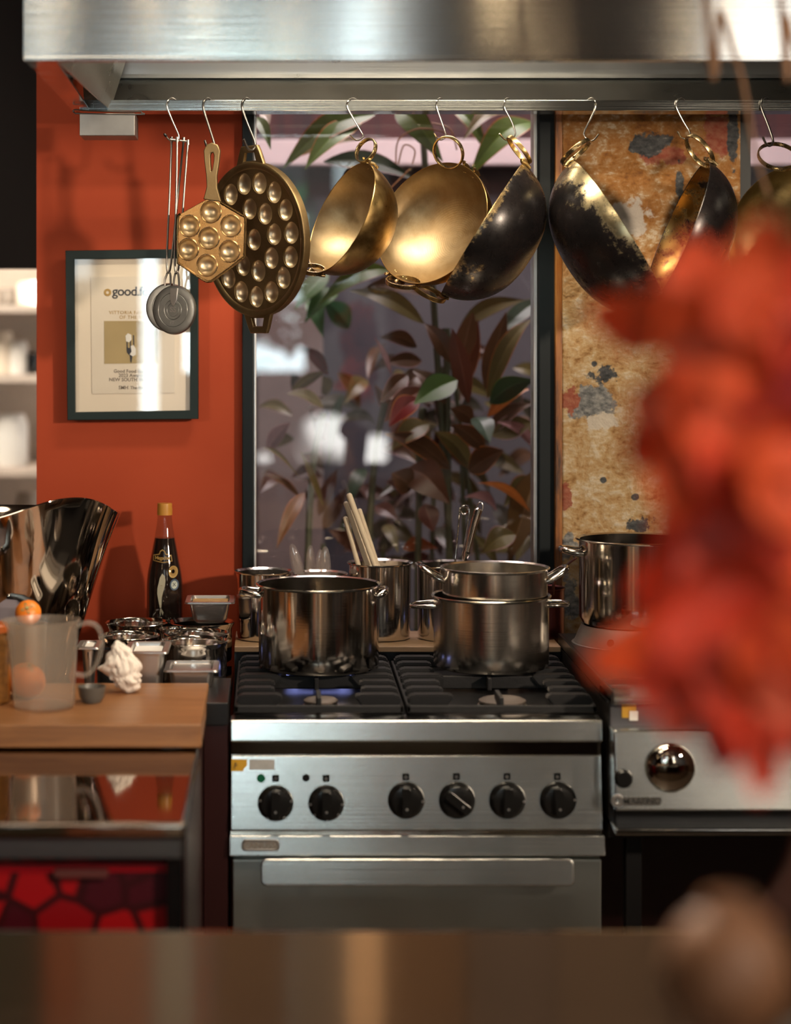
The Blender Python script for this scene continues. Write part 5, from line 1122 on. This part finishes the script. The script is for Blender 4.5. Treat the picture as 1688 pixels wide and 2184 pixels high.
obj('dish', lathe(bmesh.new(), [(0, 0), (.03, 0), (.046, .15), (.05, .19), (.046, .19), (.02, .02), (0, .02)], 48, (pc(1790, 1.45), 1.45, 1.02)), 'knob', t)
b = bmesh.new(); rr = random.Random(2)
for i in range(14): 
    a = rr.uniform(0, 2*PI); q = rr.uniform(0, .034); bmesh.ops.create_icosphere(b, subdivisions=2, radius=.011, matrix=Matrix.Translation((pc(1790, 1.45)+q*math.cos(a), 1.45+q*math.sin(a), 1.21+rr.uniform(0, .012))))
obj('pebbles', b, plain('grey_pebble', (.32, .30, .26), .5), t)['kind'] = 'stuff'
# red flower stem
t = thing('red_flower_spray', 'tall spray of big red petals, out of focus, at the right of the view', 'flower', (vx, vy, zc))
RD, RO, RC = (.66, .055, .020), (.82, .11, .030), (.36, .012, .010)
PT = [ # cx, cy, length, width, angle(deg, 0 = right, 90 = up), colour, depth
 (1500, 600, 190, 150, 100, RO, 1.72), (1610, 590, 230, 150, 80, RO, 1.66), (1690, 640, 240, 160, 60, RD, 1.70), (1350, 690, 170, 95, 165, RO, 1.80), (1430, 690, 170, 130, 150, RO, 1.74),
 (1520, 730, 230, 190, 120, RO, 1.68), (1620, 740, 260, 190, 60, RD, 1.74), (1700, 800, 240, 170, 40, RC, 1.70), (1440, 830, 190, 140, 200, RO, 1.74), (1540, 880, 240, 180, 150, RO, 1.70), (1650, 900, 240, 180, 20, RC, 1.76),
 (1420, 930, 170, 120, 215, RD, 1.78), (1460, 1000, 200, 130, 240, RO, 1.72), (1600, 1010, 250, 190, 200, RD, 1.72), (1700, 1020, 220, 190, 330, RO, 1.68), (1470, 1120, 210, 120, 250, RD, 1.76), (1560, 1180, 240, 170, 230, RD, 1.70),
 (1670, 1150, 240, 190, 300, RO, 1.72), (1450, 1240, 200, 130, 210, RD, 1.76), (1540, 1310, 260, 190, 210, RD, 1.68), (1660, 1310, 260, 200, 330, RC, 1.74), (1390, 1390, 240, 120, 200, RO, 1.80), (1470, 1420, 240, 170, 215, RD, 1.72),
 (1590, 1450, 260, 180, 260, RD, 1.70), (1680, 1440, 240, 170, 300, RO, 1.68), (1560, 1530, 220, 130, 265, RC, 1.74), (1620, 1560, 260, 95, 275, RD, 1.70), (1690, 1500, 240, 110, 285, RD, 1.72), (1450, 1520, 110, 60, 262, RO, 1.78), (1590, 800, 200, 150, 90, RC, 1.80)]
b = tube(bmesh.new(), smooth_path([(vx, vy, zc+.03), P(1640, 1960, 1.62), P(1730, 1780, 1.66), P(1700, 1450, 1.76), P(1600, 1000, 1.78), P(1590, 640, 1.76)], 6), .005, 10); obj('stem', b, plain('dark_flower_stem', (.10, .03, .015), .6), t)
rp = random.Random(8)
for (cx, cy, ln, wd, an, c, D) in PT:
    b = bmesh.new(); lay = b.loops.layers.float_color.new('Col'); a = math.radians(an); d = Vector((math.cos(a), 0, math.sin(a))); k = D/F; c0 = P(cx, cy, D); nu, nv = 12, 10
    nn = Vector((rp.uniform(-.5, .5), -1, rp.uniform(-.3, .6))).normalized(); d = (d-nn*d.dot(nn)).normalized(); s = d.cross(nn); sd = rp.uniform(0, 50); rows = []
    for i in range(nu+1):
        u = i/nu; ww = wd*1.22*k*.5*(math.sin(PI*(u*.86+.10))**.6); row = []
        for j in range(nv+1):
            q = j/nv*2-1; w = mnoise.noise(Vector((u*2.2+sd, q*1.6, sd)))
            row.append(b.verts.new(c0+d*(u-.5)*ln*1.15*k+s*q*ww+nn*(.016*w+.35*ww*(q*q)-.020*math.sin(PI*u))+s*.006*w))
        rows.append(row)
    for i in range(nu):
        for j in range(nv):
            f = b.faces.new((rows[i][j], rows[i+1][j], rows[i+1][j+1], rows[i][j+1]))
            for l in f.loops:
                g = .85+.3*mnoise.noise(l.vert.co*20); l[lay] = (c[0]*g, c[1]*g, c[2]*g, 1)
    o = obj('petal', b, 'petal', t)
# dry branches hanging in front of the hood
for pts, lab in (([(1500, -60), (1535, 20), (1560, 95), (1583, 170), (1596, 240), (1612, 330), (1640, 420)], 'thin brown dry branch crossing the hood at the upper right'), ([(1662, -60), (1680, 30), (1700, 110), (1730, 200)], 'thin brown dry branch at the upper right corner')):
    D = 3.1; q = [P(x, y, D) for x, y in pts]; q = [Vector((q[0].x-.12, D, 4.18))]+q
    b = tube(bmesh.new(), smooth_path(q, 6), [.0055*(1-.5*i/(6*(len(q)-1))) for i in range(6*(len(q)-1)+1)], 10); tag(obj('dry_branch', b, 'dry'), lab, 'branch')
